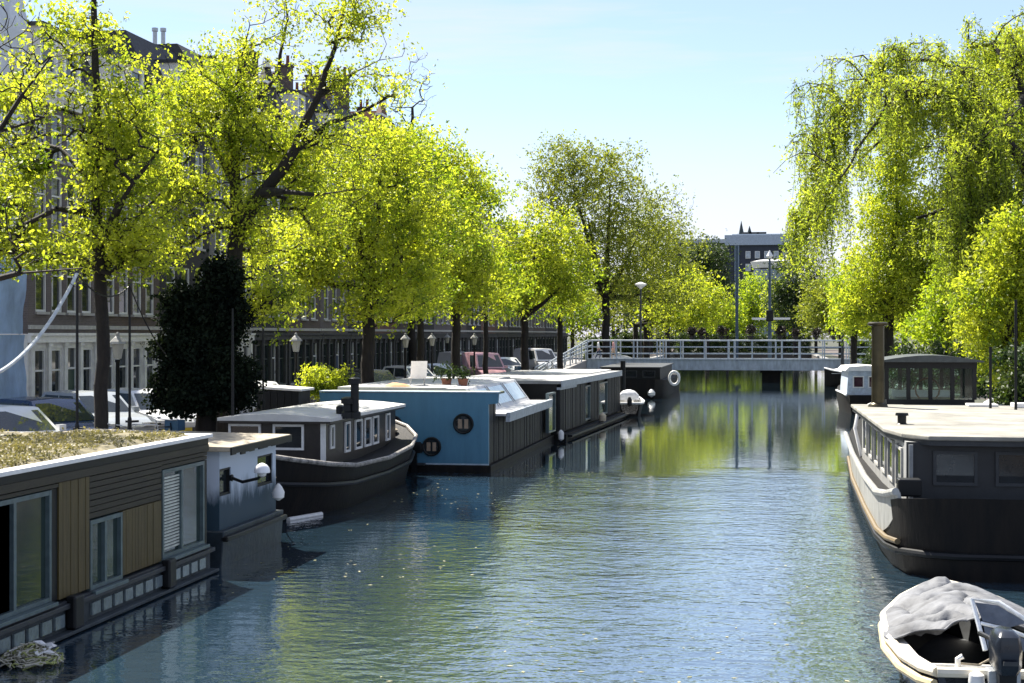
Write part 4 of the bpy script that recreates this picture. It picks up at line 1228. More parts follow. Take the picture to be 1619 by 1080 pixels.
# cabin
R8 = 2.20
X8, Y80, Y81 = 2.55, 26.6, 38.2
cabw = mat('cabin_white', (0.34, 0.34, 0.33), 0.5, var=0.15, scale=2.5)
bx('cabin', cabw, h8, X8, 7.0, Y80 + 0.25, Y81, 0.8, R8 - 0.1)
bx('cabin_end', mat('cabin_end_shaded', (0.022, 0.024, 0.026), 0.5, var=0.3, scale=2), h8, X8 + 0.004, 6.996, Y80 + 0.20, Y80 + 0.249, 0.85, R8 - 0.102)  # dark sheet over the white cabin: shadow of the stern end as colour
OFFW = mat('pale_deck_roof', (0.25, 0.24, 0.205), 0.8, var=0.45, scale=0.9, bump=0.25, bscale=14)
poly = [(X8 - 0.28, Y81), (X8 - 0.25, 28.6), (X8 - 0.05, 27.2), (X8 + 0.35, Y80 - 0.1), (7.2, Y80 - 0.25), (7.2, Y81)]
MB().prism(poly, 'z', R8 - 0.05, R8 + 0.03).build('roof', OFFW, h8, bevel=0.02)
poly2 = [(X8 - 0.24, Y81 - 0.03), (X8 - 0.21, 28.6), (X8 - 0.02, 27.25), (X8 + 0.37, Y80 - 0.06), (7.15, Y80 - 0.2), (7.15, Y81 - 0.03)]
MB().prism(poly2, 'z', R8 - 0.14, R8 - 0.052).build('roof_beam', DKGREY, h8)
for k in range(6):
    a = 27.4 + k * 1.75
    barge_window(h8, '-x', a, a + 1.1, 1.15, 1.95, X8, SILL)
for a, b_ in ((3.0, 3.75), (4.05, 4.6), (4.7, 5.3), (5.6, 6.2)):
    barge_window(h8, 'y', a, b_, 1.35, 1.95, Y80 + 0.20, DKGREY)
for xq in (2.62, 4.62, 5.45):
    bx('post', mat('grey_post', (0.25, 0.26, 0.26), 0.6), h8, xq - 0.035, xq + 0.035, Y80 + 0.12, Y80 + 0.198, 1.1, R8 - 0.142)
MB().tube([(5.35, Y80 - 0.05, 1.5), (5.15, Y80 - 0.1, 1.95)], 0.025, 6).build('boat_hook', WHITE, h8)
MB().box(2.35, 2.75, 26.2, 26.55, 1.2, 1.5).build('rope_box', BLACK, h8, bevel=0.03)
# stove pipe
p = on_z(1388, 645, R8)
sp = MB().lathe([(0.24, 0), (0.22, 0.06), (0.155, 0.1), (0.15, 1.96), (0.24, 1.98), (0.25, 2.03), (0.2, 2.06)], (p.x, p.y, R8 + 0.03), 20)
sp.build('stove_pipe', mat('brass_pipe', (0.06, 0.05, 0.025), 0.3, metal=0.6, var=0.35, scale=3), h8, smooth=True)
p = on_z(1426, 673, R8)
MB().lathe([(0.11, 0), (0.085, 0.02), (0.085, 0.16), (0.13, 0.17), (0.12, 0.22)], (p.x, p.y, R8 + 0.03), 14).build('roof_vent', BLACK, h8, smooth=True)
# wheelhouse
wa, wb = on_y(1402, 600, 38.9).x, on_y(1541, 600, 38.9).x
wz0, wz1 = 1.0, 3.28
MB().box(wa, wb, 38.9, 41.3, 0.85, 2.33).build('wheelhouse_base', BLACK, h8)
fr = MB()
nP = 4
for k in range(nP + 1):
    x = wa + (wb - wa) * k / nP
    fr.box(x - 0.05, x + 0.05, 38.9, 39.0, 2.331, wz1)
    fr.box(x - 0.05, x + 0.05, 41.2, 41.3, 2.331, wz1)
for y in (39.7, 40.5):
    for x in (wa, wb):
        fr.box(x - 0.05, x + 0.05, y - 0.05, y + 0.05, 2.331, wz1)
fr.box(wa - 0.06, wb + 0.06, 38.88, 39.02, wz1 - 0.16, wz1 + 0.002).box(wa - 0.06, wb + 0.06, 41.18, 41.32, wz1 - 0.16, wz1 + 0.002)
for x in (wa, wb):
    fr.box(x - 0.055, x + 0.055, 38.95, 41.25, wz1 - 0.15, wz1 + 0.001)
whf = fr.build('wheelhouse_frame', BLACK, h8)
rings = []
for y in (38.65, 41.55):
    rings.append([(wa - 0.2 + (wb - wa + 0.4) * k / 8, y, wz1 + 0.04 + 0.14 * math.sin(math.pi * k / 8)) for k in range(9)] + [(wb + 0.2, y, wz1 + 0.004), (wa - 0.2, y, wz1 + 0.004)])
MB().rings(rings).build('wheelhouse_roof', mat('dark_green_roof', (0.05, 0.06, 0.06), 0.5), h8)
GL = bpy.data.materials.new('clear_glass'); GL.use_nodes = True
_b = GL.node_tree.nodes['Principled BSDF']; _b.inputs['Base Color'].default_value = (0.8, 0.9, 0.88, 1); _b.inputs['Roughness'].default_value = 0.03
_t = GL.node_tree.nodes.new('ShaderNodeBsdfTransparent'); _t.inputs['Color'].default_value = (0.75, 0.85, 0.83, 1)
_g = GL.node_tree.nodes.new('ShaderNodeBsdfGlossy'); _g.inputs['Roughness'].default_value = 0.04
_f = GL.node_tree.nodes.new('ShaderNodeFresnel'); _f.inputs['IOR'].default_value = 1.5
_m = GL.node_tree.nodes.new('ShaderNodeMixShader')
GL.node_tree.links.new(_f.outputs[0], _m.inputs[0]); GL.node_tree.links.new(_t.outputs[0], _m.inputs[1]); GL.node_tree.links.new(_g.outputs[0], _m.inputs[2])
GL.node_tree.links.new(_m.outputs[0], GL.node_tree.nodes['Material Output'].inputs['Surface'])
for k in range(nP):
    x = wa + (wb - wa) * k / nP
    bx('pane', GL, whf, x + 0.05, x + (wb - wa) / nP - 0.05, 38.94, 38.95, 2.331, wz1 - 0.16)
    bx('pane', GL, whf, x + 0.05, x + (wb - wa) / nP - 0.05, 41.24, 41.25, 2.331, wz1 - 0.16)
MB().tube([((wa + wb) / 2 + 0.3 * math.cos(a), 39.6, 2.55 + 0.3 * math.sin(a)) for a in [2 * math.pi * k / 16 for k in range(17)]], 0.025, 6, cap=False).build('steering_wheel', mat('varnish', (0.2, 0.08, 0.03), 0.3), h8)
bx('seat', WHITE, h8, wa + 0.3, wb - 0.3, 40.6, 41.0, 2.331, 2.5)
MB().box(6.0, 6.8, 36.8, 37.4, R8 + 0.03, R8 + 0.14).box(5.0, 5.7, 37.2, 37.8, R8 + 0.03, R8 + 0.10).build('roof_hatch', WHITE, h8, bevel=0.02)
for x, y, h_ in ((5.42, 36.6, 1.5), (5.9, 36.0, 2.6)):
    MB().tube([(x, y, R8), (x, y, R8 + h_)], 0.035, 6).build('roof_pole', BLACK, h8)
pts = [(2.55, 38.4, 0.9), (2.4, 38.6, 1.6), (2.5, 38.9, 2.05), (2.9, 39.3, 2.2)]
MB().tube(pts, 0.045, 8).build('handrail', WHITE, h8, smooth=True)
# --- white cabin boat beyond the big barge
p = on_z(1338, 655, 0.0)
h9 = thing('cabin_cruiser', 'small white cabin cruiser with dark bow moored beyond the big barge', 'boat', (p.x + 1.0, p.y, 0), R(2))
st9 = [(0, 0.85, 0.75, 0.95), (1, 1.05, 0.9, 0.95), (4, 1.15, 1.0, 1.0), (6, 0.9, 0.6, 1.2), (7, 0.4, 0.15, 1.4), (7.3, 0.05, 0.02, 1.5)]
MB().rings(hull_rings(0, st9)).build('hull', TAR, h9, world=False, smooth=True)
MB().prism([(-0.95, 0.9), (0.95, 0.9), (0.85, 2.15), (-0.85, 2.15)], 'y', 0.4, 4.2).build('cabin', mat('pale_blue_cabin', (0.45, 0.52, 0.60), 0.5), h9, world=False)
MB().prism([(-1.05, 2.155), (1.05, 2.155), (0.85, 2.36), (0, 2.42), (-0.85, 2.36)], 'y', 0.1, 4.6).build('cabin_roof', WHITE, h9, world=False)
for x0_ in (-0.65, 0.1):
    o = MB().box(x0_, x0_ + 0.55, 0.36, 0.397, 1.3, 1.9).build('window', WHITE, h9, world=False)
    MB().box(x0_ + 0.06, x0_ + 0.49, 0.345, 0.358, 1.36, 1.84).build('pane', glass_mat('plum_glass', (0.05, 0.02, 0.03)), o, world=False)
MB().tube([(-1.0, 0.1, 0.95), (-1.05, 1, 1.0), (-1.15, 4, 1.05)], 0.05, 6).build('rub_rail', WHITE, h9, world=False)
MB().prism([(-0.9, 1.0), (0.9, 1.0), (0.5, 1.5), (-0.5, 1.5)], 'y', 4.25, 6.4).build('fore_cover', WHITE, h9, world=False)
p = on_d(1345, 577, 112)
h11 = thing('covered_sloop', 'low boat under long white cover just before the footbridge on the right', 'boat', (p.x + 1.6, p.y - 0.6, 0), R(80))
open_boat(h11, [(-3, 0.7, 0.5, 1.0), (-1, 1.0, 0.85, 0.95), (1.5, 1.0, 0.85, 1.0), (3, 0.5, 0.3, 1.25), (3.6, 0.05, 0.02, 1.4)], TAR, BLACK, WHITE)
MB().rings([[(x * s_, y, z * s_ + 1.0) for x, z in ((-1.0, 0), (-.6, .45), (0, .62), (.6, .45), (1.0, 0))] for y, s_ in ((-2.8, 0.7), (-1, 1), (1.5, 1), (3.0, 0.5))]).build('cover', WHITE, h11, world=False, smooth=True)
p = on_d(1606, 612, 46)
h12 = thing('white_covered_boat', 'boat under a rounded white canvas at the right picture edge', 'boat', (p.x + 0.4, p.y, 0), R(-15))
open_boat(h12, [(-3, 0.9, 0.7, 1.3), (-1, 1.2, 1.0, 1.2), (2, 1.2, 1.0, 1.25), (3.6, 0.6, 0.3, 1.5), (4.2, 0.05, 0.02, 1.7)], HULLB, BLACK, DKGREY)
MB().rings([[(x * s_, y, z * s_ + 1.25) for x, z in ((-1.25, 0), (-1.1, .7), (-.6, 1.0), (0, 1.1), (.6, 1.0), (1.1, .7), (1.25, 0))] for y, s_ in ((-3.0, 0.75), (-2.2, 1), (2, 1), (3.4, 0.5))]).build('cover', mat('white_canvas', (0.65, 0.66, 0.68), 0.7), h12, world=False, smooth=True)

# --- near motorboat with heaped canvas (lower right)
mb = thing('motorboat', 'dark open motorboat with cream rub rail, heaped grey canvas and outboard', 'motorboat', (2.50, 15.95, 0), R(2))
stm = [(0, 0.68, 0.56, 0.46), (0.2, 0.80, 0.66, 0.46), (0.7, 0.93, 0.76, 0.47), (1.6, 0.99, 0.80, 0.49), (2.7, 0.90, 0.68, 0.54), (3.5, 0.58, 0.34, 0.62), (3.95, 0.25, 0.1, 0.69), (4.1, 0.04, 0.02, 0.72)]
NAVY = mat('navy_gelcoat', (0.012, 0.016, 0.024), 0.25, var=0.3)
open_boat(mb, stm, NAVY, mat('boat_inside', (0.03, 0.034, 0.038), 0.6, var=0.4), mat('cream_rail', (0.72, 0.66, 0.52), 0.45, var=0.12))
pts = [(-q[1] - 0.03, q[0] - 0.02, q[3] - 0.10) for q in stm]
MB().tube(pts, 0.05, 8).build('lower_rail', mat('yellowed_rail', (0.62, 0.5, 0.28), 0.5), mb, world=False, smooth=True)
# side decks and stern deck
dk = MB()
for s in (-1, 1):
    for a, b_ in zip(stm, stm[1:]):
        w_ = 0.16
        dk.hexa([(s * (a[1] - 0.02), a[0], a[3] - 0.03), (s * max(0.01, a[1] - w_), a[0], a[3] - 0.03), (s * max(0.01, b_[1] - w_), b_[0], b_[3] - 0.03), (s * (b_[1] - 0.02), b_[0], b_[3] - 0.03),
                 (s * (a[1] - 0.02), a[0], a[3] + 0.03), (s * max(0.01, a[1] - w_), a[0], a[3] + 0.03), (s * max(0.01, b_[1] - w_), b_[0], b_[3] + 0.03), (s * (b_[1] - 0.02), b_[0], b_[3] + 0.03)])
dk.build('side_deck', mat('cream_deck', (0.66, 0.62, 0.55), 0.5), mb, world=False)
for s in (-1, 1):
    MB().box(s * 0.24, s * 0.68, 0.02, 0.18, 0.41, 0.49).build('stern_deck', mat('cream_deck', (0.66, 0.62, 0.55), 0.5), mb, world=False, bevel=0.01)
MB().box(-0.62, 0.05, 0.6, 0.95, 0.24, 0.30).box(-0.62, 0.05, 0.95, 0.99, 0.24, 0.36).build('bench', mat('bench_white', (0.72, 0.7, 0.64), 0.5), mb, world=False, bevel=0.015)
MB().box(0.3, 0.78, 0.5, 0.9, 0.14, 0.32).build('locker', DKGREY, mb, world=False, bevel=0.02)
# canvas heap
CANV = mat('grey_canvas', (0.13, 0.135, 0.145), 0.75, var=0.5, scale=2.5, bump=0.5, bscale=9)
nx, ny = 90, 90
vs_ = []
for j in range(ny + 1):
    for i in range(nx + 1):
        f, g_ = i / nx, j / ny
        y = 1.35 + 2.55 * g_
        q = interp(stm, y)
        x = (2 * f - 1) * (q[1] + 0.03) + 0.05 * noise.noise(Vector((f * 6, g_ * 5, 2)))
        edge = 1 - abs(2 * f - 1)
        ridge = 0.27 * (1 - abs(2 * f - 1.02) ** 1.15) * (0.45 + 0.55 * math.sin(math.pi * min(1, 0.35 + g_ * 0.75)))
        px_, py_ = x - 0.02, y - 1.5
        rr_ = math.hypot(px_, py_); an = math.atan2(px_, py_)
        wv = noise.noise(Vector((x * 1.6, y * 1.6, 5)))
        taut = abs(math.sin(an * 5.5 + wv * 1.6)) ** 0.55 - 0.7                       # creases radiating from the hoop
        swag = abs(math.sin(rr_ * 5.2 + an * 1.2 + wv * 2.2)) ** 0.6 - 0.65           # slack cloth hanging between
        fold = 0.11 * taut * min(1, rr_ * 1.5) + 0.05 * swag + 0.025 * noise.noise(Vector((x * 7, y * 7, 0)))
        z = q[3] + 0.045 + max(0, ridge) + fold * min(1, edge * 3.0)
        y2 = y + (0.16 * noise.noise(Vector((x * 3.5, 7, 1))) - 0.10 * abs(2 * f - 1)) * (1 - g_)
        vs_.append((x, y2, z))
fs_ = [(j * (nx + 1) + i, j * (nx + 1) + i + 1, (j + 1) * (nx + 1) + i + 1, (j + 1) * (nx + 1) + i) for j in range(ny) for i in range(nx)]
cv = MB().add(vs_, fs_).build('canvas_cover', CANV, mb, world=False, smooth=True)
cv.modifiers.new('thick', 'SOLIDIFY').thickness = 0.015
# folded windscreen / canopy panel of the hood with clear panels
def panel(name, pts, m, parent, th=0.012):
    n_ = (Vector(pts[1]) - Vector(pts[0])).cross(Vector(pts[2]) - Vector(pts[0])).normalized() * th
    k = len(pts)
    vs2 = [Vector(p_) for p_ in pts] + [Vector(p_) - n_ for p_ in pts]
    fs2 = [tuple(range(k)), tuple(range(2 * k - 1, k - 1, -1))] + [(i, (i + 1) % k, k + (i + 1) % k, k + i) for i in range(k)]
    return MB().add(vs2, fs2).build(name, m, parent, world=False)
HF = mat('hood_binding', (0.72, 0.76, 0.78), 0.4)
fr_pts = [(0.0, 1.05, 0.50), (-0.10, 1.3, 1.02), (0.18, 1.25, 1.0), (0.5, 1.15, 0.80), (0.68, 1.0, 0.46)]
hd = MB().tube(fr_pts, 0.028, 8).build('hood_frame', HF, mb, world=False, smooth=True)
MB().tube([(-0.03, 1.17, 0.78), (0.27, 1.13, 0.72), (0.6, 1.07, 0.60)], 0.022, 6).build('hood_seam', HF, hd, world=False)
PV = mat('clear_vinyl', (0.10, 0.12, 0.15), 0.08, var=0.3, scale=6, bump=0.3, bscale=12)
panel('hood_window', [(-0.01, 1.16, 0.81), (0.27, 1.12, 0.75), (0.46, 1.14, 0.80), (0.17, 1.23, 0.97), (-0.07, 1.28, 0.99)], PV, hd)
panel('hood_skirt', [(0.03, 1.06, 0.52), (0.64, 1.0, 0.50), (0.57, 1.06, 0.58), (0.27, 1.12, 0.69), (0.0, 1.15, 0.75)], PV, hd)
panel('side_window', [(0.72, 1.02, 0.52), (0.93, 1.8, 0.55), (0.8, 1.8, 0.88), (0.55, 1.14, 0.79)], PV, hd)
# outboard
ob = thing('outboard_engine', 'tall black outboard engine clamped to the motorboat stern', 'outboard motor', (2.48, 15.88, 0.44), R(2))
MB().rings([[(x * s_ , y * s2 - 0.1, z) for x, y in ((-.15, -.20), (-.10, -.27), (.10, -.27), (.15, -.20), (.15, .2), (.08, .27), (-.08, .27), (-.15, .2))] for s_, s2, z in ((0.65, 0.7, 0.10), (0.85, 0.85, 0.17), (0.9, 0.9, 0.36), (0.78, 0.8, 0.49), (0.45, 0.5, 0.54))]).build('cowling', NAVY, ob, world=False, smooth=True)
MB().rings([[(x * s_, y * s_ - 0.12, z) for x, y in ((-.08, -.12), (.08, -.12), (.08, .12), (-.08, .12))] for s_, z in ((0.7, -0.75), (0.9, -0.3), (1.1, 0.12))]).build('leg', BLACK, ob, world=False)
MB().box(-0.16, 0.16, -0.08, 0.12, -0.18, 0.1).build('clamp_bracket', GALV, ob, world=False, bevel=0.01)
MB().tube([(0, 0.1, 0.25), (-0.05, 0.45, 0.33), (-0.1, 0.75, 0.32)], [0.03, 0.025, 0.03], 8).build('tiller', BLACK, ob, world=False)
bx('air_intake', DKGREY, ob, -0.07, 0.07, -0.385, -0.36, 0.22, 0.26, world=False)
for i, (x, y, z, r_) in enumerate(((-0.32, -0.06, 0.40, 0.085), (0.42, -0.05, 0.46, 0.10), (-0.16, -0.10, 0.30, 0.06))):
    f = MB().lathe([(0.02, -r_ * 1.5), (r_ * 0.9, -r_), (r_, 0), (r_ * 0.9, r_), (0.02, r_ * 1.5)], (2.48 + x * 0.85, 15.9 + y, z), 12).build('fender', WHITE, smooth=True)
    tag(f, ['white fender left of the outboard on the motorboat stern', 'larger white fender right of the outboard on the motorboat stern', 'smallest white fender low beside the outboard leg'][i], 'fender', 'fenders on the motorboat stern')
MB().tube([(-0.45, 0.1, 0.49), (-0.45, 0.1, 0.60), (-0.4, 0.1, 0.63)], 0.03, 8).build('cleat', WHITE, mb, world=False)
MB().tube([(-0.42, 0.12, 0.55), (-0.2, 0.3, 0.5), (0.0, 0.35, 0.6)], 0.012, 6).build('mooring_line', ROPE, mb, world=False)

# --- coot nest and floating timber
p = on_z(48, 1050, 0.0)
nest = thing('water_bird_nest', 'heap of pale twigs and scraps floating against the modern houseboat', 'nest', (p.x, p.y, 0))
nm = MB(); n2 = MB()
for i in range(260):
    a = rng.uniform(0, 6.28); r_ = rng.uniform(0.05, 0.36); z = 0.02 + 0.24 * (1 - r_ / 0.42) * rng.uniform(0.3, 1.1)
    c = Vector((r_ * math.cos(a) * 1.1, r_ * math.sin(a), z)); d = Vector((-math.sin(a) + rng.uniform(-.7, .7), math.cos(a) + rng.uniform(-.7, .7), rng.uniform(-.25, .35))).normalized() * rng.uniform(0.08, 0.26)
    (nm if i % 3 else n2).tube([c - d / 2, c + Vector((0, 0, rng.uniform(0, .03))), c + d / 2], rng.uniform(0.006, 0.016), 4)
tw = nm.build('twigs', mat('pale_twig', (0.45, 0.42, 0.33), 0.9, var=0.4, scale=8), nest, world=False); tw['kind'] = 'stuff'
tw = n2.build('green_stalks', mat('green_stalk', (0.28, 0.30, 0.10), 0.8, var=0.4, scale=8), nest, world=False); tw['kind'] = 'stuff'
for i in range(12):
    a = rng.uniform(0, 6.28); r_ = rng.uniform(0.05, 0.3)
    c = Vector((r_ * math.cos(a), r_ * math.sin(a), 0.16 + rng.uniform(-0.06, 0.1)))
    q = [c + Vector((rng.uniform(-.1, .1), rng.uniform(-.1, .1), rng.uniform(-.03, .05))) for _ in range(4)]
    MB().add(q + [x - Vector((0, 0, 0.012)) for x in q], [(0, 1, 2, 3), (7, 6, 5, 4), (0, 4, 5, 1), (1, 5, 6, 2), (2, 6, 7, 3), (3, 7, 4, 0)]).build('plastic_scrap', WHITE, nest, world=False)
a, c = on_z(456, 822, 0.02), on_z(508, 813, 0.02)
o = MB().tube([tuple(a), tuple(c)], 0.055, 8).build('floating_timber', WHITE)
tag(o, 'white timber floating on the water beside the black barge', 'timber')

# mooring lines
def line(a, c, s_, lab, r_=0.014):
    a, c = Vector(a), Vector(c)
    o = MB().tube([a.lerp(c, k / 12) - Vector((0, 0, s_ * 4 * (k / 12) * (1 - k / 12))) for k in range(13)], r_, 5).build('mooring_line', ROPE)
    tag(o, lab, 'rope', 'mooring lines')
line((-10.5, 40.9, 1.62), (-10.9, 42.08, 1.0), 0.15, 'short rope from the black barge end to the blue houseboat')
line((-10.5, 30.3, 1.64), (-9.3, 27.7, 1.2), 0.12, 'rope from the black barge to the pale blue houseboat corner')
line((-6.9, 71.3, 0.6), (-6.3, 73.0, 0.7), 0.1, 'rope holding the small dinghy to the slatted houseboat')

# ------------------------------------------------------------------ trees
def tubes_mesh(name, P, par, rad, m):
    """one tapered prism per skeleton segment (vectorised)"""
    P = np.asarray(P); par = np.asarray(par); rad = np.asarray(rad)
    idx = np.where(par >= 0)[0]
    Vs, Ls, Ss, base, lo = [], [], [], 0, 0
    for n, sel in ((7, idx[rad[idx] > 0.06]), (4, idx[(rad[idx] <= 0.06) & (rad[idx] > 0.018)]), (3, idx[rad[idx] <= 0.018])):
        if len(sel) == 0: continue
        a = P[par[sel]]; b_ = P[sel]
        d = b_ - a; ln = np.linalg.norm(d, axis=1)[:, None] + 1e-9; d = d / ln
        up = np.where(np.abs(d[:, 2:3]) < 0.9, np.array([[0, 0, 1.0]]), np.array([[1.0, 0, 0]]))
        s = np.cross(d, up); s /= np.linalg.norm(s, axis=1)[:, None] + 1e-9
        t = np.cross(s, d)
        ra = np.minimum(rad[par[sel]], rad[sel] * 1.8)[:, None]; rb = rad[sel][:, None]
        b2 = b_ + d * rb * 0.5
        ring = []
        for (c, r_) in ((a, ra), (b2, rb)):
            for j in range(n):
                w = 2 * math.pi * j / n
                ring.append(c + (s * math.cos(w) + t * math.sin(w)) * r_)
        V = np.stack(ring, axis=1).reshape(-1, 3)
        N = len(sel)
        q = np.array([[j, (j + 1) % n, n + (j + 1) % n, n + j] for j in range(n)])
        F = (q[None] + (np.arange(N) * 2 * n)[:, None, None]).reshape(-1, 4) + base
        Vs.append(V); Ls.append(F); base += len(V)
    V = np.concatenate(Vs); F = np.concatenate(Ls)
    me = bpy.data.meshes.new(name)
    me.vertices.add(len(V)); me.vertices.foreach_set('co', V.astype(np.float32).ravel())
    me.loops.add(F.size); me.loops.foreach_set('vertex_index', F.astype(np.int32).ravel())
    me.polygons.add(len(F)); me.polygons.foreach_set('loop_start', np.arange(0, F.size, 4, dtype=np.int32)); me.polygons.foreach_set('loop_total', np.full(len(F), 4, dtype=np.int32))
    me.polygons.foreach_set('use_smooth', np.ones(len(F), dtype=bool))
    me.materials.append(m)
    me.update(calc_edges=True)
    return me

def polyline_nodes(P, par, fixed, pts, rs, start=None):
    pts = [Vector(p) for p in pts]
    prev = start
    for i, p in enumerate(pts):
        if prev is None:
            P.append(tuple(p)); par.append(-1); fixed.append(rs[i]); prev = len(P) - 1; continue
        a = Vector(P[prev]); k = max(1, int((p - a).length / 0.6)); pr = prev
        ra = fixed[pr] if fixed[pr] else rs[i]
        for j in range(1, k + 1):
            q = a.lerp(p, j / k)
            if j < k: q += Vector((rng.uniform(-.05, .05), rng.uniform(-.05, .05), rng.uniform(-.03, .03)))
            P.append(tuple(q)); par.append(pr); fixed.append(ra + (rs[i] - ra) * j / k); pr = len(P) - 1
        prev = pr
    return prev

def tree(name, label, trunk, limbs, blobs, lmat, nleaf=16, lsize=0.13, spread=0.3, gap=0.0, seed=1, tip=0.008, group=None, bark=BARK, cat='tree', expo=0.42, asp=0.55, leafprob=1.0):
    """trunk: [(point, radius)...]; limbs: lists of (point, radius) attached to the nearest node;
    blobs: (centre, (rx, ry, rz), clumps)"""
    r_ = np.random.default_rng(seed)
    base = Vector(trunk[0][0])
    t = thing(name, label, cat, (base.x, base.y, base.z), 0, group)
    P, par, fx = [], [], []
    polyline_nodes(P, par, fx, [q[0] for q in trunk], [q[1] for q in trunk])
    for lb in limbs:
        A = np.asarray(P); s0 = int(np.argmin(np.linalg.norm(A - np.asarray(lb[0][0]), axis=1)))
        polyline_nodes(P, par, fx, [q[0] for q in lb[1:]], [q[1] for q in lb[1:-1]] + [min(lb[-1][1], 0.015)], s0)
    cl = []
    for c, rad, n in blobs:
        c = np.asarray(c); rad = np.asarray(rad); k = 0; tries = 0
        while k < n and tries < n * 12:
            tries += 1
            v = r_.normal(size=3); v /= np.linalg.norm(v)
            lobe = 1.0 + 0.55 * noise.noise(Vector(v) * 1.7 + Vector((seed * 1.3, c[0] * 0.37, c[2] * 0.2)))
            q = c + v * rad * lobe * r_.uniform(0.12, 1) ** 0.45
            if noise.noise(Vector(q) * 0.62 + Vector((seed * 3.1, 0, 0))) < gap - 0.25 + 0.0: continue
            if q[2] < base.z + 1.2: continue
            cl.append(q); k += 1
    for lb in limbs:
        for k in range(7 if leafprob == 1 else 3):
            e = np.asarray(lb[-1][0]) * (1 - 0.12 * (k % 3)) + np.asarray(lb[-2][0]) * 0.12 * (k % 3)
            cl.append(e + r_.normal(size=3) * 0.5)
    cl = np.asarray(cl)
    A = np.asarray(P)
    d0 = np.min(np.linalg.norm(cl[:, None, :] - A[None, :, :], axis=2), axis=1) if len(cl) * len(A) < 4e7 else np.linalg.norm(cl - A[-1], axis=1)
    order = np.argsort(d0)
    buf = np.zeros((len(P) + len(cl) * 9, 3)); nP = len(P); buf[:nP] = A
    low = base.z + 0.35 * (max(q[0][2] for q in [trunk[-1]]) - base.z)
    for ci in order:
        q = cl[ci]
        dv = buf[:nP] - q
        dist = np.linalg.norm(dv, axis=1) + 0.9 * np.maximum(0, dv[:, 2] + 0.1) + np.where(buf[:nP, 2] < low, 3.0, 0)
        j = int(np.argmin(dist))
        a = buf[j].copy(); L = np.linalg.norm(q - a); k = int(min(8, max(2, L / 0.45)))
        bend = r_.normal(size=3) * 0.12 * L; bend[2] = abs(bend[2]) * 0.4 - 0.02 * L
        pr = j
        for s in range(1, k + 1):
            f = s / k
            p_ = a + (q - a) * f + bend * math.sin(math.pi * f) + (r_.normal(size=3) * 0.035 if s < k else 0)
            buf[nP] = p_; P.append(tuple(p_)); par.append(pr); fx.append(0); pr = nP; nP += 1
    par = np.asarray(par); cnt = np.zeros(nP)
    has = np.zeros(nP, bool); has[par[par >= 0]] = True
    cnt[~has] = 1
    for i in range(nP - 1, 0, -1):
        if par[i] >= 0: cnt[par[i]] += cnt[i]
    rad = np.maximum(tip * np.maximum(cnt, 1) ** expo, np.asarray(fx))
    loc = np.array([base.x, base.y, base.z])
    inst('trunk', tubes_mesh('trunk', buf[:nP] - loc, par, rad, bark), t)
    if leafprob < 1:
        cl = cl[r_.uniform(size=len(cl)) < leafprob]
    tips = cl
    if len(cl) and nleaf:
        V = leaf_cloud(tips - loc, spread, nleaf, lsize, seed + 50, asp=asp)
        inst('crown', quad_mesh('crown', V, lmat), t)
    return t

LY = leaf_mat('leaf_spring_yellow', (0.11, 0.18, 0.018), (0.52, 0.55, 0.07), 0.6, 1.5)
LG = leaf_mat('leaf_fresh_green', (0.09, 0.17, 0.014), (0.42, 0.50, 0.045), 0.58, 1.55)
LO = leaf_mat('leaf_olive', (0.10, 0.15, 0.022), (0.42, 0.45, 0.075), 0.45, 1.2)
LD = leaf_mat('leaf_dark_green', (0.015, 0.04, 0.018), (0.09, 0.13, 0.03), 0.35, 1.1)
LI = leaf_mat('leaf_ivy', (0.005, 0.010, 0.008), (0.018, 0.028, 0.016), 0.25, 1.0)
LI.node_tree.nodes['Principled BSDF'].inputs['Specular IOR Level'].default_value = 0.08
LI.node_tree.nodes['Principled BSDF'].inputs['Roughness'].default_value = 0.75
LW = leaf_mat('leaf_willow', (0.085, 0.145, 0.02), (0.47, 0.53, 0.08), 0.57, 1.5)

def D(u, v, d):
    return on_d(u, v, d)
def BL(u, v, d, ru, rv, n, depth=None):
    s = d / FPX
    dd = (depth if depth is not None else ru * s)
    return (D(u, v, d), (ru * s, dd, rv * s), n)
def base_at(u, d, z=GZ):
    p = D(u, HOR, d); p.z = z
    return p

GL_ = 'street trees along the left quay'
# thin straight tree
d = 32.4
b0 = base_at(163, d)
tree('street_tree', 'tall slim tree with dead straight trunk and loose yellow-green leaves at far left', [(b0, 0.16), (D(158, 430, d), 0.14), (D(152, 200, d), 0.10), (D(148, -30, d), 0.06)],
     [[(D(155, 300, d), 0), (D(95, 235, d + 1), 0.05), (D(30, 215, d + 2), 0.03)], [(D(156, 380, d), 0), (D(210, 290, d - 1), 0.05), (D(250, 240, d - 1), 0.03)], [(D(158, 420, d), 0), (D(220, 340, d + 1), 0.045), (D(260, 300, d + 1), 0.03)], [(D(155, 330, d), 0), (D(90, 330, d - 1), 0.04), (D(30, 360, d - 1), 0.02)]],
     [BL(120, 60, d, 75, 60, 90), BL(130, 180, d, 140, 75, 260), BL(60, 270, d, 110, 70, 210), BL(200, 270, d, 100, 80, 210), BL(100, 385, d, 130, 48, 220), BL(240, 390, d, 70, 45, 120), BL(20, 130, d, 60, 50, 50), BL(0, 350, d, 60, 80, 80)],
     LY, nleaf=22, lsize=0.10, spread=0.21, gap=0.25, seed=11, tip=0.009, group=GL_)
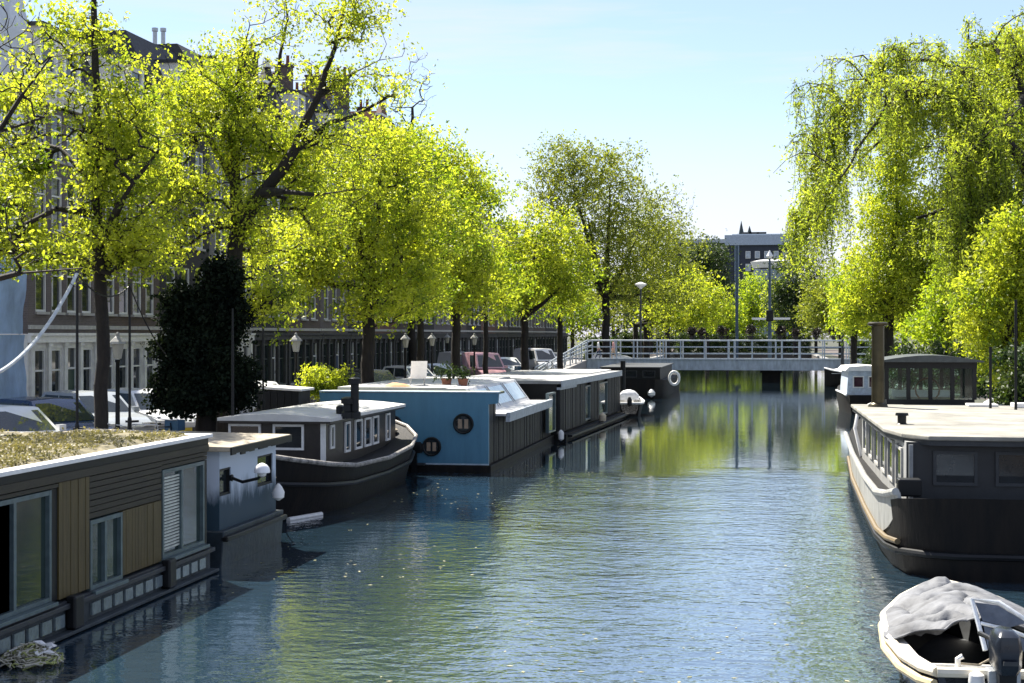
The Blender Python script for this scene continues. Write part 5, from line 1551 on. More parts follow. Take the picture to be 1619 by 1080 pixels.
# big leaning tree
d = 40.5
b0 = base_at(345, d)
tree('street_tree', 'big dark trunked tree leaning right, forked, with bright yellow-green crown', [(b0, 0.30), (D(352, 600, d), 0.29), (D(366, 470, d), 0.25), (D(378, 360, d), 0.22)],
     [[(D(378, 360, d), 0), (D(372, 290, d), 0.15), (D(368, 200, d), 0.10), (D(378, 110, d), 0.07), (D(395, 40, d), 0.04)],
      [(D(378, 360, d), 0), (D(415, 305, d - 1), 0.17), (D(468, 235, d - 1.5), 0.14), (D(505, 150, d - 2), 0.09), (D(530, 75, d - 2), 0.06), (D(545, 10, d - 2), 0.04), (D(550, -40, d - 2), 0.025)],
      [(D(415, 305, d - 1), 0), (D(450, 303, d - 2), 0.07), (D(500, 308, d - 2.5), 0.05), (D(560, 300, d - 3), 0.03)],
      [(D(468, 235, d - 1.5), 0), (D(520, 195, d - 1), 0.07), (D(575, 175, d), 0.05), (D(620, 150, d), 0.03)],
      [(D(505, 150, d - 2), 0), (D(560, 115, d - 1.5), 0.05), (D(600, 95, d - 1), 0.03)],
      [(D(372, 290, d), 0), (D(330, 215, d + 1), 0.08), (D(290, 160, d + 1.5), 0.05)],
      [(D(368, 200, d), 0), (D(440, 120, d + 1.5), 0.06), (D(455, 30, d + 2), 0.035), (D(450, -40, d + 2), 0.02)],
      [(D(366, 480, d), 0), (D(395, 505, d - 2), 0.10), (D(420, 480, d - 2.5), 0.06), (D(440, 470, d - 3), 0.03)]],
     [BL(345, 115, d, 100, 60, 200), BL(310, 215, d, 110, 80, 320), BL(280, 330, d, 80, 70, 170), BL(430, 200, d, 100, 80, 230), BL(450, 345, d, 100, 70, 230), BL(230, 260, d, 50, 60, 60), BL(545, 35, d - 2, 65, 45, 90), BL(560, 140, d - 1, 80, 50, 75), BL(520, 250, d - 1, 100, 50, 140), BL(430, 470, d - 2, 50, 34, 85), BL(440, 30, d + 1, 60, 60, 28), BL(400, 400, d + 2, 70, 60, 90)],
     LY, nleaf=26, lsize=0.10, spread=0.23, gap=0.24, seed=22, tip=0.009, group=GL_)
# ivy column
d = 37.5
b0 = base_at(325, d)
r_ = np.random.default_rng(9)
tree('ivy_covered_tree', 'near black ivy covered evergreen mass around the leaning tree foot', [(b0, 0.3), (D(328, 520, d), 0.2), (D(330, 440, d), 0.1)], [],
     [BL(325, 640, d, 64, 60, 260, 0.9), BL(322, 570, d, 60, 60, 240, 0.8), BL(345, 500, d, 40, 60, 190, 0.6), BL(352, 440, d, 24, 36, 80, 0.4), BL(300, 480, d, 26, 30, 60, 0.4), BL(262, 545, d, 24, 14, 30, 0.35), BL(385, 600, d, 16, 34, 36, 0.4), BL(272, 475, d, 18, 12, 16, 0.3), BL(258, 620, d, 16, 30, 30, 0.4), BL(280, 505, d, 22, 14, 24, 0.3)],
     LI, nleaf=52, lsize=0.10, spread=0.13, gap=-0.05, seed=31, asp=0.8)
# following row
specs = [
 # u, d, trunk radius, fork v, blobs, material, clumps*, label
 (582, 54, 0.26, 455, [(560, 300, 140, 85, 380), (540, 395, 125, 65, 330), (650, 385, 90, 80, 260), (470, 430, 65, 50, 130), (600, 230, 85, 50, 170), (600, 465, 120, 45, 230)], LY, 41, 'full yellow-green tree with stout dark trunk left of the blue houseboat'),
 (665, 62, 0.17, 480, [(640, 270, 75, 75, 190), (680, 360, 80, 75, 220), (650, 465, 85, 40, 190), (610, 300, 70, 80, 130)], LG, 42, 'fresh green tree with slim trunk above the blue houseboat'),
 (722, 72, 0.24, 480, [(715, 300, 65, 75, 190), (700, 400, 85, 80, 280), (745, 455, 75, 55, 230), (690, 250, 50, 45, 80)], LY, 43, 'yellow-green tree with black trunk behind the white vans'),
 (768, 82, 0.16, 480, [(755, 360, 55, 75, 190), (775, 440, 60, 55, 170), (745, 300, 40, 45, 80)], LG, 44, 'green tree with thin trunk between the vans and the round tree'),
 (830, 92, 0.27, 500, [(850, 420, 92, 70, 360), (850, 370, 65, 42, 150), (900, 440, 45, 55, 120), (800, 460, 50, 45, 110)], LY, 45, 'dense round yellow-green tree in the middle of the left row'),
 (886, 107, 0.24, 500, [(880, 470, 60, 45, 130), (915, 450, 35, 50, 70)], LG, 46, 'low green tree just before the bridge ramp'),
]
for u, d, tr_, fv, bl, lm, sd_, lab in specs:
    b0 = base_at(u, d)
    lim = []
    rq = random.Random(sd_)
    for q in bl:
        lim.append([(D(u, fv, d), 0), (D((u + q[0]) / 2 + rq.uniform(-10, 10), (fv + q[1]) / 2 + 8, d + rq.uniform(-1, 1)), tr_ * 0.42), (D(q[0], q[1], d + rq.uniform(-1, 1)), tr_ * 0.2)])
    sc_ = d / FPX
    tree('street_tree', lab, [(b0, tr_), (D(u, fv + 40, d), tr_ * 0.9), (D(u - 1, fv, d), tr_ * 0.8)], lim,
         [BL(a, b_, d, c, e, int(n * 1.15)) for a, b_, c, e, n in bl], lm, nleaf=22, lsize=0.085 + 0.0011 * d, spread=0.18 + 0.0018 * d, gap=0.2, seed=sd_, group=GL_)
# trees past the bridge, left
for u, d, tr_, fv, bl, lm, sd_, lab, gp, nl in [
 (958, 142, 0.42, 470, [(925, 330, 85, 80, 360), (895, 255, 50, 45, 130), (965, 280, 60, 60, 190), (1010, 370, 75, 80, 320), (930, 430, 95, 60, 280), (1030, 460, 75, 45, 190), (870, 300, 40, 50, 80)], LO, 51, 'tallest olive tree behind the left end of the footbridge', 0.1, 17),
 (1022, 165, 0.4, 480, [(1030, 385, 60, 75, 230), (1065, 430, 60, 60, 210), (1000, 470, 60, 45, 120), (1085, 470, 45, 45, 110)], LO, 52, 'olive tree left of the bridge street lamp', 0.1, 17),
 (1005, 150, 0.3, 515, [(1085, 470, 62, 40, 200), (1120, 490, 40, 36, 120), (1060, 500, 50, 24, 90)], LY, 53, 'low yellowish tree stretching a long limb right over the footbridge', 0.14, 16),
 (1118, 235, 0.35, 450, [(1118, 408, 38, 30, 150), (1130, 450, 34, 40, 140), (1095, 430, 36, 36, 120)], LD, 54, 'dark green tree in front of the far flat roofed block', 0.0, 20),
 (1190, 262, 0.22, 480, [(1190, 470, 26, 34, 130), (1180, 505, 24, 20, 70), (1205, 500, 24, 24, 70)], LG, 55, 'small pale trunked tree under the far pavilion', 0.05, 18),
 (1150, 225, 0.22, 500, [(1148, 500, 24, 24, 80), (1130, 510, 24, 16, 60)], LG, 56, 'short green tree right of the long limbed tree', 0.05, 18),
 (1258, 205, 0.4, 470, [(1262, 440, 40, 50, 190), (1250, 490, 40, 36, 150), (1290, 480, 40, 50, 160), (1232, 465, 18, 28, 50)], LD, 57, 'dark green tree right of the tall bridge mast', 0.0, 20),
 (1240, 235, 0.3, 500, [(1228, 478, 20, 34, 90), (1250, 510, 30, 20, 80)], LY, 58, 'small yellow-green tree close to the tall bridge mast', 0.0, 18),
 (1330, 150, 0.3, 500, [(1310, 470, 45, 50, 170), (1340, 500, 50, 30, 140), (1300, 500, 40, 28, 100)], LO, 59, 'olive tree behind the right bridge street lamp', 0.05, 18)]:
    b0 = base_at(u, d)
    lim = []
    rq = random.Random(sd_)
    for q in bl:
        lim.append([(D(u, fv, d), 0), (D((u + q[0]) / 2, (fv + q[1]) / 2 + 5, d + rq.uniform(-2, 2)), tr_ * 0.42), (D(q[0], q[1], d + rq.uniform(-2, 2)), tr_ * 0.2)])
    tree('tree', lab, [(b0, tr_), (D(u, fv + 20, d), tr_ * 0.9), (D(u, fv, d), tr_ * 0.8)], lim, [BL(a, b_, d, c, e, n) for a, b_, c, e, n in bl], lm,
         nleaf=int(nl * 1.35), lsize=0.09 + 0.0012 * d, spread=0.25 + 0.002 * d, gap=gp, seed=sd_, group='trees around and past the footbridge', tip=0.012)
for i, (u, d, r0, vt, lm, lab) in enumerate((
  (850, 190, 46, 470, LD, 'dark tree seen between trunks left of the bridge ramp'), (905, 200, 46, 440, LO, 'olive tree filling the gap behind the bridge ramp'),
  (970, 215, 50, 430, LD, 'dark tree behind the tallest olive tree'), (1030, 225, 50, 440, LO, 'olive tree behind the saucer lamp on the left'), (1075, 255, 46, 450, LD, 'dark tree behind the long limbed yellowish tree'),
  (1160, 270, 40, 485, LD, 'dark small tree behind the steel column'), (1215, 290, 40, 490, LO, 'low olive tree at the canal head behind the mast'), (1290, 240, 46, 450, LG, 'green tree behind the dark tree right of the mast'),
  (1350, 200, 60, 430, LO, 'olive tree behind the small green right bank tree'), (1430, 150, 70, 440, LG, 'green tree behind the tall conical yellow tree'), (1520, 120, 90, 430, LO, 'olive tree far behind the wheelhouse'), (1620, 100, 90, 420, LG, 'green tree far behind the right picture edge'))):
    b0 = base_at(u, d)
    s_ = d / FPX
    mid = (vt + 540) / 2
    tree('tree', lab, [(b0, 0.28), (D(u, 525, d), 0.24), (D(u, mid, d), 0.16)], [], [BL(u, vt + r0 * 0.6, d, r0, r0 * 0.6, 130), BL(u, 505, d, r0 * 1.15, 30, 130)], lm,
         nleaf=15, lsize=0.12 + 0.0016 * d, spread=0.3 + 0.002 * d, gap=-0.05, seed=200 + i, group='trees around and past the footbridge', tip=0.014)
# bare twig trees
d = 100
tree('bare_tree', 'leafless twiggy tree top showing above the middle trees', [(base_at(652, d), 0.3), (D(650, 300, d), 0.2), (D(652, 170, d), 0.09)], [],
     [BL(640, 150, d, 60, 50, 90), BL(610, 190, d, 60, 50, 60), BL(665, 110, d, 26, 36, 30)], LO, nleaf=2, lsize=0.12, spread=0.2, gap=-0.3, seed=61, leafprob=0.35, tip=0.014)
d = 175
tree('bare_tree', 'thin leafless tree to the right of the tallest olive tree', [(base_at(1055, d), 0.35), (D(1055, 430, d), 0.25), (D(1058, 350, d), 0.1)], [],
     [BL(1060, 340, d, 42, 48, 110), BL(1030, 350, d, 40, 40, 60)], LO, nleaf=3, lsize=0.25, spread=0.3, gap=-0.3, seed=62, leafprob=0.5, tip=0.016)
d = 27
tree('bare_tree', 'almost bare tree reaching dark branches in from the left picture edge', [(base_at(-170, d), 0.3), (D(-150, 430, d), 0.22), (D(-110, 250, d), 0.14), (D(-60, 60, d), 0.07)],
     [[(D(-130, 330, d), 0), (D(-30, 240, d), 0.06), (D(35, 150, d), 0.04), (D(80, 90, d), 0.02)], [(D(-150, 440, d), 0), (D(-40, 450, d), 0.07), (D(30, 432, d), 0.05), (D(130, 424, d), 0.02)], [(D(-110, 250, d), 0), (D(-20, 215, d), 0.05), (D(70, 185, d), 0.02)]],
     [BL(0, 60, d, 70, 80, 50), BL(30, 130, d, 60, 60, 40), BL(-60, 180, d, 80, 120, 60), BL(30, 230, d, 40, 50, 30), BL(40, 400, d, 40, 30, 26), BL(20, 330, d, 40, 50, 26)], LY, nleaf=8, lsize=0.10, spread=0.16, gap=-0.3, seed=63, leafprob=0.35, tip=0.007)

# ---- willow on the right
def willow():
    r_ = np.random.default_rng(77)
    d = 58.0
    b0 = base_at(1690, d)
    P, par, fx = [], [], []
    polyline_nodes(P, par, fx, [b0, D(1685, 480, d), D(1672, 360, d)], [0.55, 0.5, 0.42])
    limbs = [
        [(1672, 360, 0), (1619, 255, -1, .26), (1560, 190, -2, .19), (1500, 150, -3, .13), (1440, 150, -3, .09), (1390, 190, -3, .06), (1350, 240, -3, .04)],
        [(1560, 190, -2), (1530, 120, -1, .12), (1480, 95, 0, .08), (1420, 95, 1, .05), (1370, 130, 1, .03)],
        [(1672, 360, 0), (1640, 200, 1, .25), (1600, 110, 2, .16), (1570, 70, 3, .1), (1530, 75, 3, .05)],
        [(1685, 400, 0), (1619, 335, -3, .2), (1560, 335, -4, .14), (1500, 330, -5, .09), (1450, 345, -5, .05)],
        [(1680, 380, 0), (1610, 365, -2, .16), (1560, 330, -5, .1), (1530, 360, -6, .06), (1510, 400, -6, .03)],
        [(1500, 150, -3), (1450, 190, 0, .09), (1400, 215, 2, .06), (1340, 270, 3, .045), (1290, 330, 4, .03)],
        [(1440, 150, -3), (1400, 170, -5, .06), (1330, 280, -6, .04), (1290, 350, -6, .025)],
        [(1600, 110, 2), (1640, 60, 3, .1), (1680, 40, 4, .06)],
        [(1340, 270, 3), (1300, 290, 3, .04), (1262, 345, 3, .02)],
        [(1370, 130, 1), (1320, 190, 1, .03), (1280, 270, 1, .015)],
        [(1600, 160, 1), (1560, 220, -4, .08), (1530, 250, -6, .05), (1505, 280, -7, .03)],
        [(1619, 335, -3), (1570, 380, -6, .08), (1540, 400, -7, .05)],
        [(1672, 300, 1), (1700, 150, 2, .2), (1730, 90, 2, .1)],
    ]
    tips = []
    for lb in limbs:
        q0 = np.asarray(D(lb[0][0], lb[0][1], d + lb[0][2]))
        s0 = int(np.argmin(np.linalg.norm(np.asarray(P) - q0, axis=1)))
        n0 = len(P)
        polyline_nodes(P, par, fx, [D(q[0], q[1], d + q[2]) for q in lb[1:]], [q[3] for q in lb[1:]], s0)
    src = [i for i in range(len(P)) if fx[i] < 0.16]
    # secondary arching shoots
    sec = []
    for k in range(210):
        i = src[r_.integers(len(src))]
        a = np.asarray(P[i]); ang = r_.uniform(0, 6.28); L = r_.uniform(0.8, 2.8)
        cd_ = -SN * a[0] + CS * a[1]; cu = 809.5 + FPX * (CS * a[0] + SN * a[1]) / cd_; cv_ = HOR - FPX * (a[2] - EYE) / cd_
        if 1340 < cu < 1500 and cv_ > 175: continue
        if cu < 1290: L *= 0.4
        dirn = np.array([math.cos(ang), math.sin(ang), 0])
        pr = i
        for s in range(1, 6):
            f = s / 5
            q = a + dirn * L * f + np.array([0, 0, 0.9 * L * (f - f * f) * 1.4 + 0.12 * f * L]) + r_.normal(size=3) * 0.03
            P.append(tuple(q)); par.append(pr); fx.append(0.03 * (1 - f) + 0.008); pr = len(P) - 1
            sec.append(pr)
    loc = np.asarray(b0)
    t = thing('willow_tree', 'great weeping willow hanging long strands over the right bank', 'tree', tuple(b0))
    # strands
    centers, dirs, sizes = [], [], []
    cand = sec + [i for i in src if fx[i] < 0.12] * 3
    for k in range(2300):
        i = cand[r_.integers(len(cand))]
        a = np.asarray(P[i]) + r_.normal(size=3) * 0.15
        zmin = 3.6 + r_.uniform(0, 3.5)
        L = min(r_.uniform(0.8, 4.6), max(0.5, a[2] - zmin))
        cd_ = -SN * a[0] + CS * a[1]; cu = 809.5 + FPX * (CS * a[0] + SN * a[1]) / cd_
        cv_ = HOR - FPX * (a[2] - EYE) / cd_
        if cu < 1252: continue
        if 1345 < cu < 1490 and cv_ > 200 and r_.uniform() < 0.75: continue
        if 1345 < cu < 1490: L = min(L, r_.uniform(0.4, 1.7))      # shoots over the clearing stay short
        elif cu <= 1345: L = min(L, r_.uniform(0.8, 3.4))
        ang = r_.uniform(0, 6.28); o_ = np.array([math.cos(ang), math.sin(ang), 0]) * r_.uniform(0.1, 0.7)
        n = int(L / 0.075)
        f = np.linspace(0, 1, n)[:, None]
        pts = a + o_ * np.sqrt(f) + np.array([0, 0, -1.0]) * (L * f) + np.array([0, 0, 0.35]) * np.sin(np.minimum(1, f * 4) * math.pi) * 0.4
        pts += np.cumsum(r_.normal(size=(n, 3)) * 0.006, axis=0)
        centers.append(pts)
        step = max(1, n // 6)
        pr = i
        for s in range(step, n, step):
            P.append(tuple(pts[s])); par.append(pr); fx.append(0.007); pr = len(P) - 1
    inst('trunk', tubes_mesh('trunk', np.asarray(P) - loc, np.asarray(par), np.maximum(0.006, np.asarray(fx)), BARK), t)
    centers.append(np.repeat(np.asarray([P[i] for i in sec]), 6, axis=0) + r_.normal(size=(len(sec) * 6, 3)) * 0.16)
    C = np.concatenate(centers) - loc
    V = leaf_cloud(C, 0.06, 2, 0.15, 88, asp=0.34)
    # droop: leaf directions mostly downward
    inst('crown', quad_mesh('crown', V, LW), t)
willow()
GR = 'trees on the right bank'
for u, d, tr_, fv, bl, lm, sd_, lab, gp in [
 (1405, 84, 0.35, 470, [(1425, 230, 45, 60, 190), (1425, 320, 72, 75, 380), (1410, 430, 85, 65, 420), (1460, 480, 65, 45, 230), (1360, 485, 45, 40, 160), (1460, 390, 60, 70, 240)], LY, 71, 'tall conical bright yellow tree standing behind the willow', 0.0),
 (1590, 64, 0.35, 420, [(1590, 110, 65, 70, 200), (1600, 210, 70, 80, 220), (1560, 250, 50, 60, 120), (1640, 160, 60, 90, 140)], LY, 72, 'yellow-green treetop rising at upper right above the willow limbs', 0.05),
 (1600, 47, 0.22, 480, [(1600, 400, 50, 70, 150), (1575, 490, 65, 70, 240), (1600, 560, 60, 40, 160), (1640, 430, 60, 110, 190)], LY, 73, 'nearest fresh green tree at right edge behind the wheelhouse', 0.14),
 (1500, 75, 0.25, 480, [(1500, 470, 50, 50, 170), (1530, 420, 50, 70, 190), (1480, 520, 50, 24, 110)], LG, 74, 'green tree seen through the willow strands above the wheelhouse', 0.0),
 (1350, 105, 0.25, 490, [(1345, 455, 34, 45, 120), (1360, 510, 44, 24, 110)], LG, 75, 'small green tree left of the tall yellow tree', 0.0)]:
    b0 = base_at(u, d)
    lim = []
    rq = random.Random(sd_)
    for q in bl:
        lim.append([(D(u, fv, d), 0), (D((u + q[0]) / 2, (fv + q[1]) / 2 + 6, d + rq.uniform(-1, 1)), tr_ * 0.4), (D(q[0], q[1], d + rq.uniform(-1, 1)), tr_ * 0.18)])
    tree('bank_tree', lab, [(b0, tr_), (D(u, fv + 20, d), tr_ * 0.9), (D(u, fv, d), tr_ * 0.8)], lim, [BL(a, b_, d, c, e, int(n * 1.0)) for a, b_, c, e, n in bl], lm,
         nleaf=32, lsize=0.09 + 0.0010 * d, spread=0.18 + 0.0022 * d, gap=gp, seed=sd_, group=GR)

# shrubs
def shrub(name, label, u, d, z, blobs, lm, seed, lsize=0.1, nleaf=30, group=None):
    b0 = base_at(u, d, z)
    tree(name, label, [(b0, 0.05), (b0 + Vector((0.02, 0, 0.4)), 0.04)], [], blobs, lm, nleaf=nleaf, lsize=lsize, spread=0.14, gap=-0.6, seed=seed, cat='shrub', group=group)
shrub('shrub', 'yellow-green round shrub on the quay between barge and blue houseboat', 512, 48.5, GZ, [(D(500, 605, 48.5), (0.45, 0.5, 0.6), 60), (D(532, 608, 48.5), (0.45, 0.5, 0.5), 55), (D(512, 630, 48.5), (0.7, 0.6, 0.4), 50)], LY, 81)
for i, (u, d, ru, rv, lab) in enumerate(((1440, 60, 40, 26, 'dark shrub left behind the wheelhouse on the right bank'), (1500, 56, 50, 34, 'dark shrub directly behind the wheelhouse'), (1570, 50, 50, 40, 'dark shrub right of the wheelhouse'), (1620, 42, 50, 50, 'dark shrub at the right picture edge'), (1395, 95, 30, 16, 'low dark shrub beside the right bridge landing'))):
    p = on_d(u, HOR, d); s = d / FPX
    shrub('bank_shrub', lab, u, d, GZ, [((p.x, p.y, GZ + 1.6 + 0.3 * (i % 2)), (ru * s, 1.0, 1.0), 90), ((p.x, p.y, GZ + 0.8), (ru * s * 1.2, 1.1, 0.7), 60)], LD, 90 + i, lsize=0.14, nleaf=26, group='dark shrubs on the right bank')
hedge_c = np.random.default_rng(5)
for i, (x0, x1, y, h_, lab) in enumerate(((-13, -3, YEND + 3, 3.2, 'dark hedge closing the canal head, left half'), (-3, 8, YEND + 3.5, 3.0, 'dark hedge closing the canal head, right half'), (-17.5, -14.6, 150, 2.6, 'dark hedge on the left bank past the footbridge'), (8.6, 12.5, 140, 2.4, 'dark hedge on the right bank past the footbridge'), (-17.5, -14.6, 190, 3.0, 'second dark hedge farther along the left bank'), (-24, -13.5, YEND + 8, 3.2, 'dark hedge left of the canal head'))):
    c = np.stack([hedge_c.uniform(x0, x1, 1500), hedge_c.uniform(y, y + 1.5, 1500), GZ + hedge_c.uniform(0.1, h_, 1500)], 1)
    loc = Vector(((x0 + x1) / 2, y, GZ))
    t = thing('hedge', lab, 'hedge', tuple(loc))
    inst('foliage', quad_mesh('foliage', leaf_cloud(c - np.asarray(loc), 0.12, 8, 0.25, 60 + i), LD), t)

# ------------------------------------------------------------------ street lamps, poles
def lantern_proto(h):
    pole = MB().lathe([(0.12, 0), (0.11, 0.5), (0.06, 0.6), (0.045, h - 0.75), (0.07, h - 0.72), (0.05, h - 0.68)], (0, 0, 0), 12)
    glass = MB().lathe([(0.10, h - 0.66), (0.17, h - 0.30)], (0, 0, 0), 6)
    cap = MB().lathe([(0.24, h - 0.295), (0.2, h - 0.24), (0.1, h - 0.14), (0.05, h - 0.1), (0.05, h - 0.04), (0.015, h)], (0, 0, 0), 6)
    return pole.mesh('pole', BLACK, True), glass.mesh('lantern', mat('milk_glass', (0.36, 0.35, 0.3), 0.25, var=0.1)), cap.mesh('cap', mat('lamp_cap_grey', (0.26, 0.26, 0.24), 0.5))
LM = lantern_proto(3.15)
LL = ['nearest lantern street lamp, by the thin straight trunk', 'second lantern street lamp, in front of the pale ground floor', 'lantern street lamp above the blue houseboat, left of a pair', 'lantern street lamp above the blue houseboat, right of a pair', 'lantern street lamp behind the white van roof', 'farthest lantern street lamp of the left quay']
for i, (u, x) in enumerate(((186, -15.6), (468, -15.6), (641, -15.6), (683, -16.5), (707, -20.9), (750, -15.6))):
    p = on_x(u, 530, x)
    t = thing('street_lamp', LL[i], 'street lamp', (p.x, p.y, GZ), 0, 'lantern street lamps on the left quay')
    inst('pole', LM[0], t); inst('lantern', LM[1], t); inst('cap', LM[2], t)
for i, (u, v, zb, yb, lab) in enumerate(((1013, 446, DZ, 128.2, 'tall lamp with white saucer head at the left part of the footbridge'), (1332, 437, DZ, 123.0, 'tall lamp with white saucer head near the right end of the footbridge'))):
    p = on_y(u, v, yb)
    t = thing('bridge_lamp', lab, 'street lamp', (p.x, p.y, 0.3), 0, 'saucer lamps on the footbridge')
    h_ = p.z - 0.3
    MB().lathe([(0.14, 0), (0.13, 2.0), (0.09, 2.2), (0.07, h_ - 0.6)], (0, 0, 0), 10).build('pole', DKGREY, t, world=False, smooth=True)
    MB().lathe([(0.08, h_ - 0.6), (0.16, h_ - 0.5), (0.5, h_ - 0.25), (0.52, h_ - 0.18), (0.2, h_ - 0.05), (0.05, h_)], (0, 0, 0), 16).build('head', WHITE, t, world=False, smooth=True)
p = on_y(1217, 405, 128.3)
t = thing('tall_mast', 'tall thin blue-grey mast with white cross bars rising at the bridge pier', 'mast', (p.x, p.y, -0.4))
MB().tube([(0, 0, 0), (0, 0, 4.5), (0, 0, p.z + 0.4)], [0.2, 0.16, 0.09], 10).build('pole', mat('mast_blue_grey', (0.05, 0.08, 0.11), 0.4), t, world=False)
z = on_y(1217, 500, 128.3).z + 0.4
MB().box(-0.3, 0.3, -0.2, 0.2, z - 0.45, z + 0.5).build('collar', BLACK, t, world=False, bevel=0.05)
for x0_, x1_ in ((-1.5, -0.31), (0.31, 1.7)):
    MB().box(x0_, x1_, -0.06, 0.06, z - 0.3, z - 0.12).build('cross_bar', WHITE, t, world=False)
MB().lathe([(0.1, p.z + 0.2), (0.3, p.z + 0.4), (0.1, p.z + 0.75), (0.03, p.z + 0.9)], (0, 0, 0), 10).build('finial', WHITE, t, world=False)
p = on_d(1165, 388, 138)
t = thing('steel_column', 'square blue-grey steel column standing beyond the footbridge', 'column', (p.x, p.y, GZ))
MB().box(-0.14, 0.14, -0.14, 0.14, 0, p.z - GZ).build('shaft', mat('column_blue_grey', (0.05, 0.08, 0.11), 0.5), t, world=False, bevel=0.03)
MB().box(-0.4, 0.4, -0.4, 0.4, 0, 0.4).build('base', DKGREY, t, world=False)
MB().box(-0.18, 0.18, -0.18, 0.18, p.z - GZ, p.z - GZ + 0.15).build('cap', STEEL, t, world=False)
# thin poles with cables by the near boats
PT = []
for i, (u, vt, lab) in enumerate(((122, 432, 'thin black pole left of the thin straight trunk carrying cables'), (205, 452, 'thin black pole right of the thin straight trunk'), (416, 470, 'thin black pole right of the ivy covered evergreen'))):
    q = on_x(u, vt, -13.9)
    t = thing('cable_pole', lab, 'pole', (q.x, q.y, GZ), 0, 'thin cable poles on the quay')
    MB().lathe([(0.055, 0), (0.05, 1.2), (0.032, 1.25), (0.028, q.z - GZ)], (0, 0, 0), 8).build('shaft', BLACK, t, world=False)
    MB().lathe([(0.05, q.z - GZ), (0.05, q.z - GZ + 0.06)], (0, 0, 0), 8).build('cap', DKGREY, t, world=False)
    PT.append(q)
def sag(a, c, s, n=14):
    a, c = Vector(a), Vector(c)
    return [a.lerp(c, k / n) - Vector((0, 0, s * 4 * (k / n) * (1 - k / n))) for k in range(n + 1)]
o = MB().tube(sag(PT[0], PT[1], 0.35), 0.018, 6).build('cable', BLACK); tag(o, 'black cable sagging between the two thin poles', 'cable')
o = MB().tube(sag(PT[1], on_x(262, 560, -13.7), 0.15), 0.015, 6).build('cable', BLACK); tag(o, 'black cable dropping from pole to the ivy covered evergreen', 'cable')
e = on_d(-60, 605, 25)
o = MB().tube(sag(PT[0], e, 0.55, 20), 0.036, 8).build('water_hose', mat('grey_hose', (0.5, 0.54, 0.57), 0.35), smooth=True); tag(o, 'thick pale grey hose curving down from the pole to the left edge', 'hose')

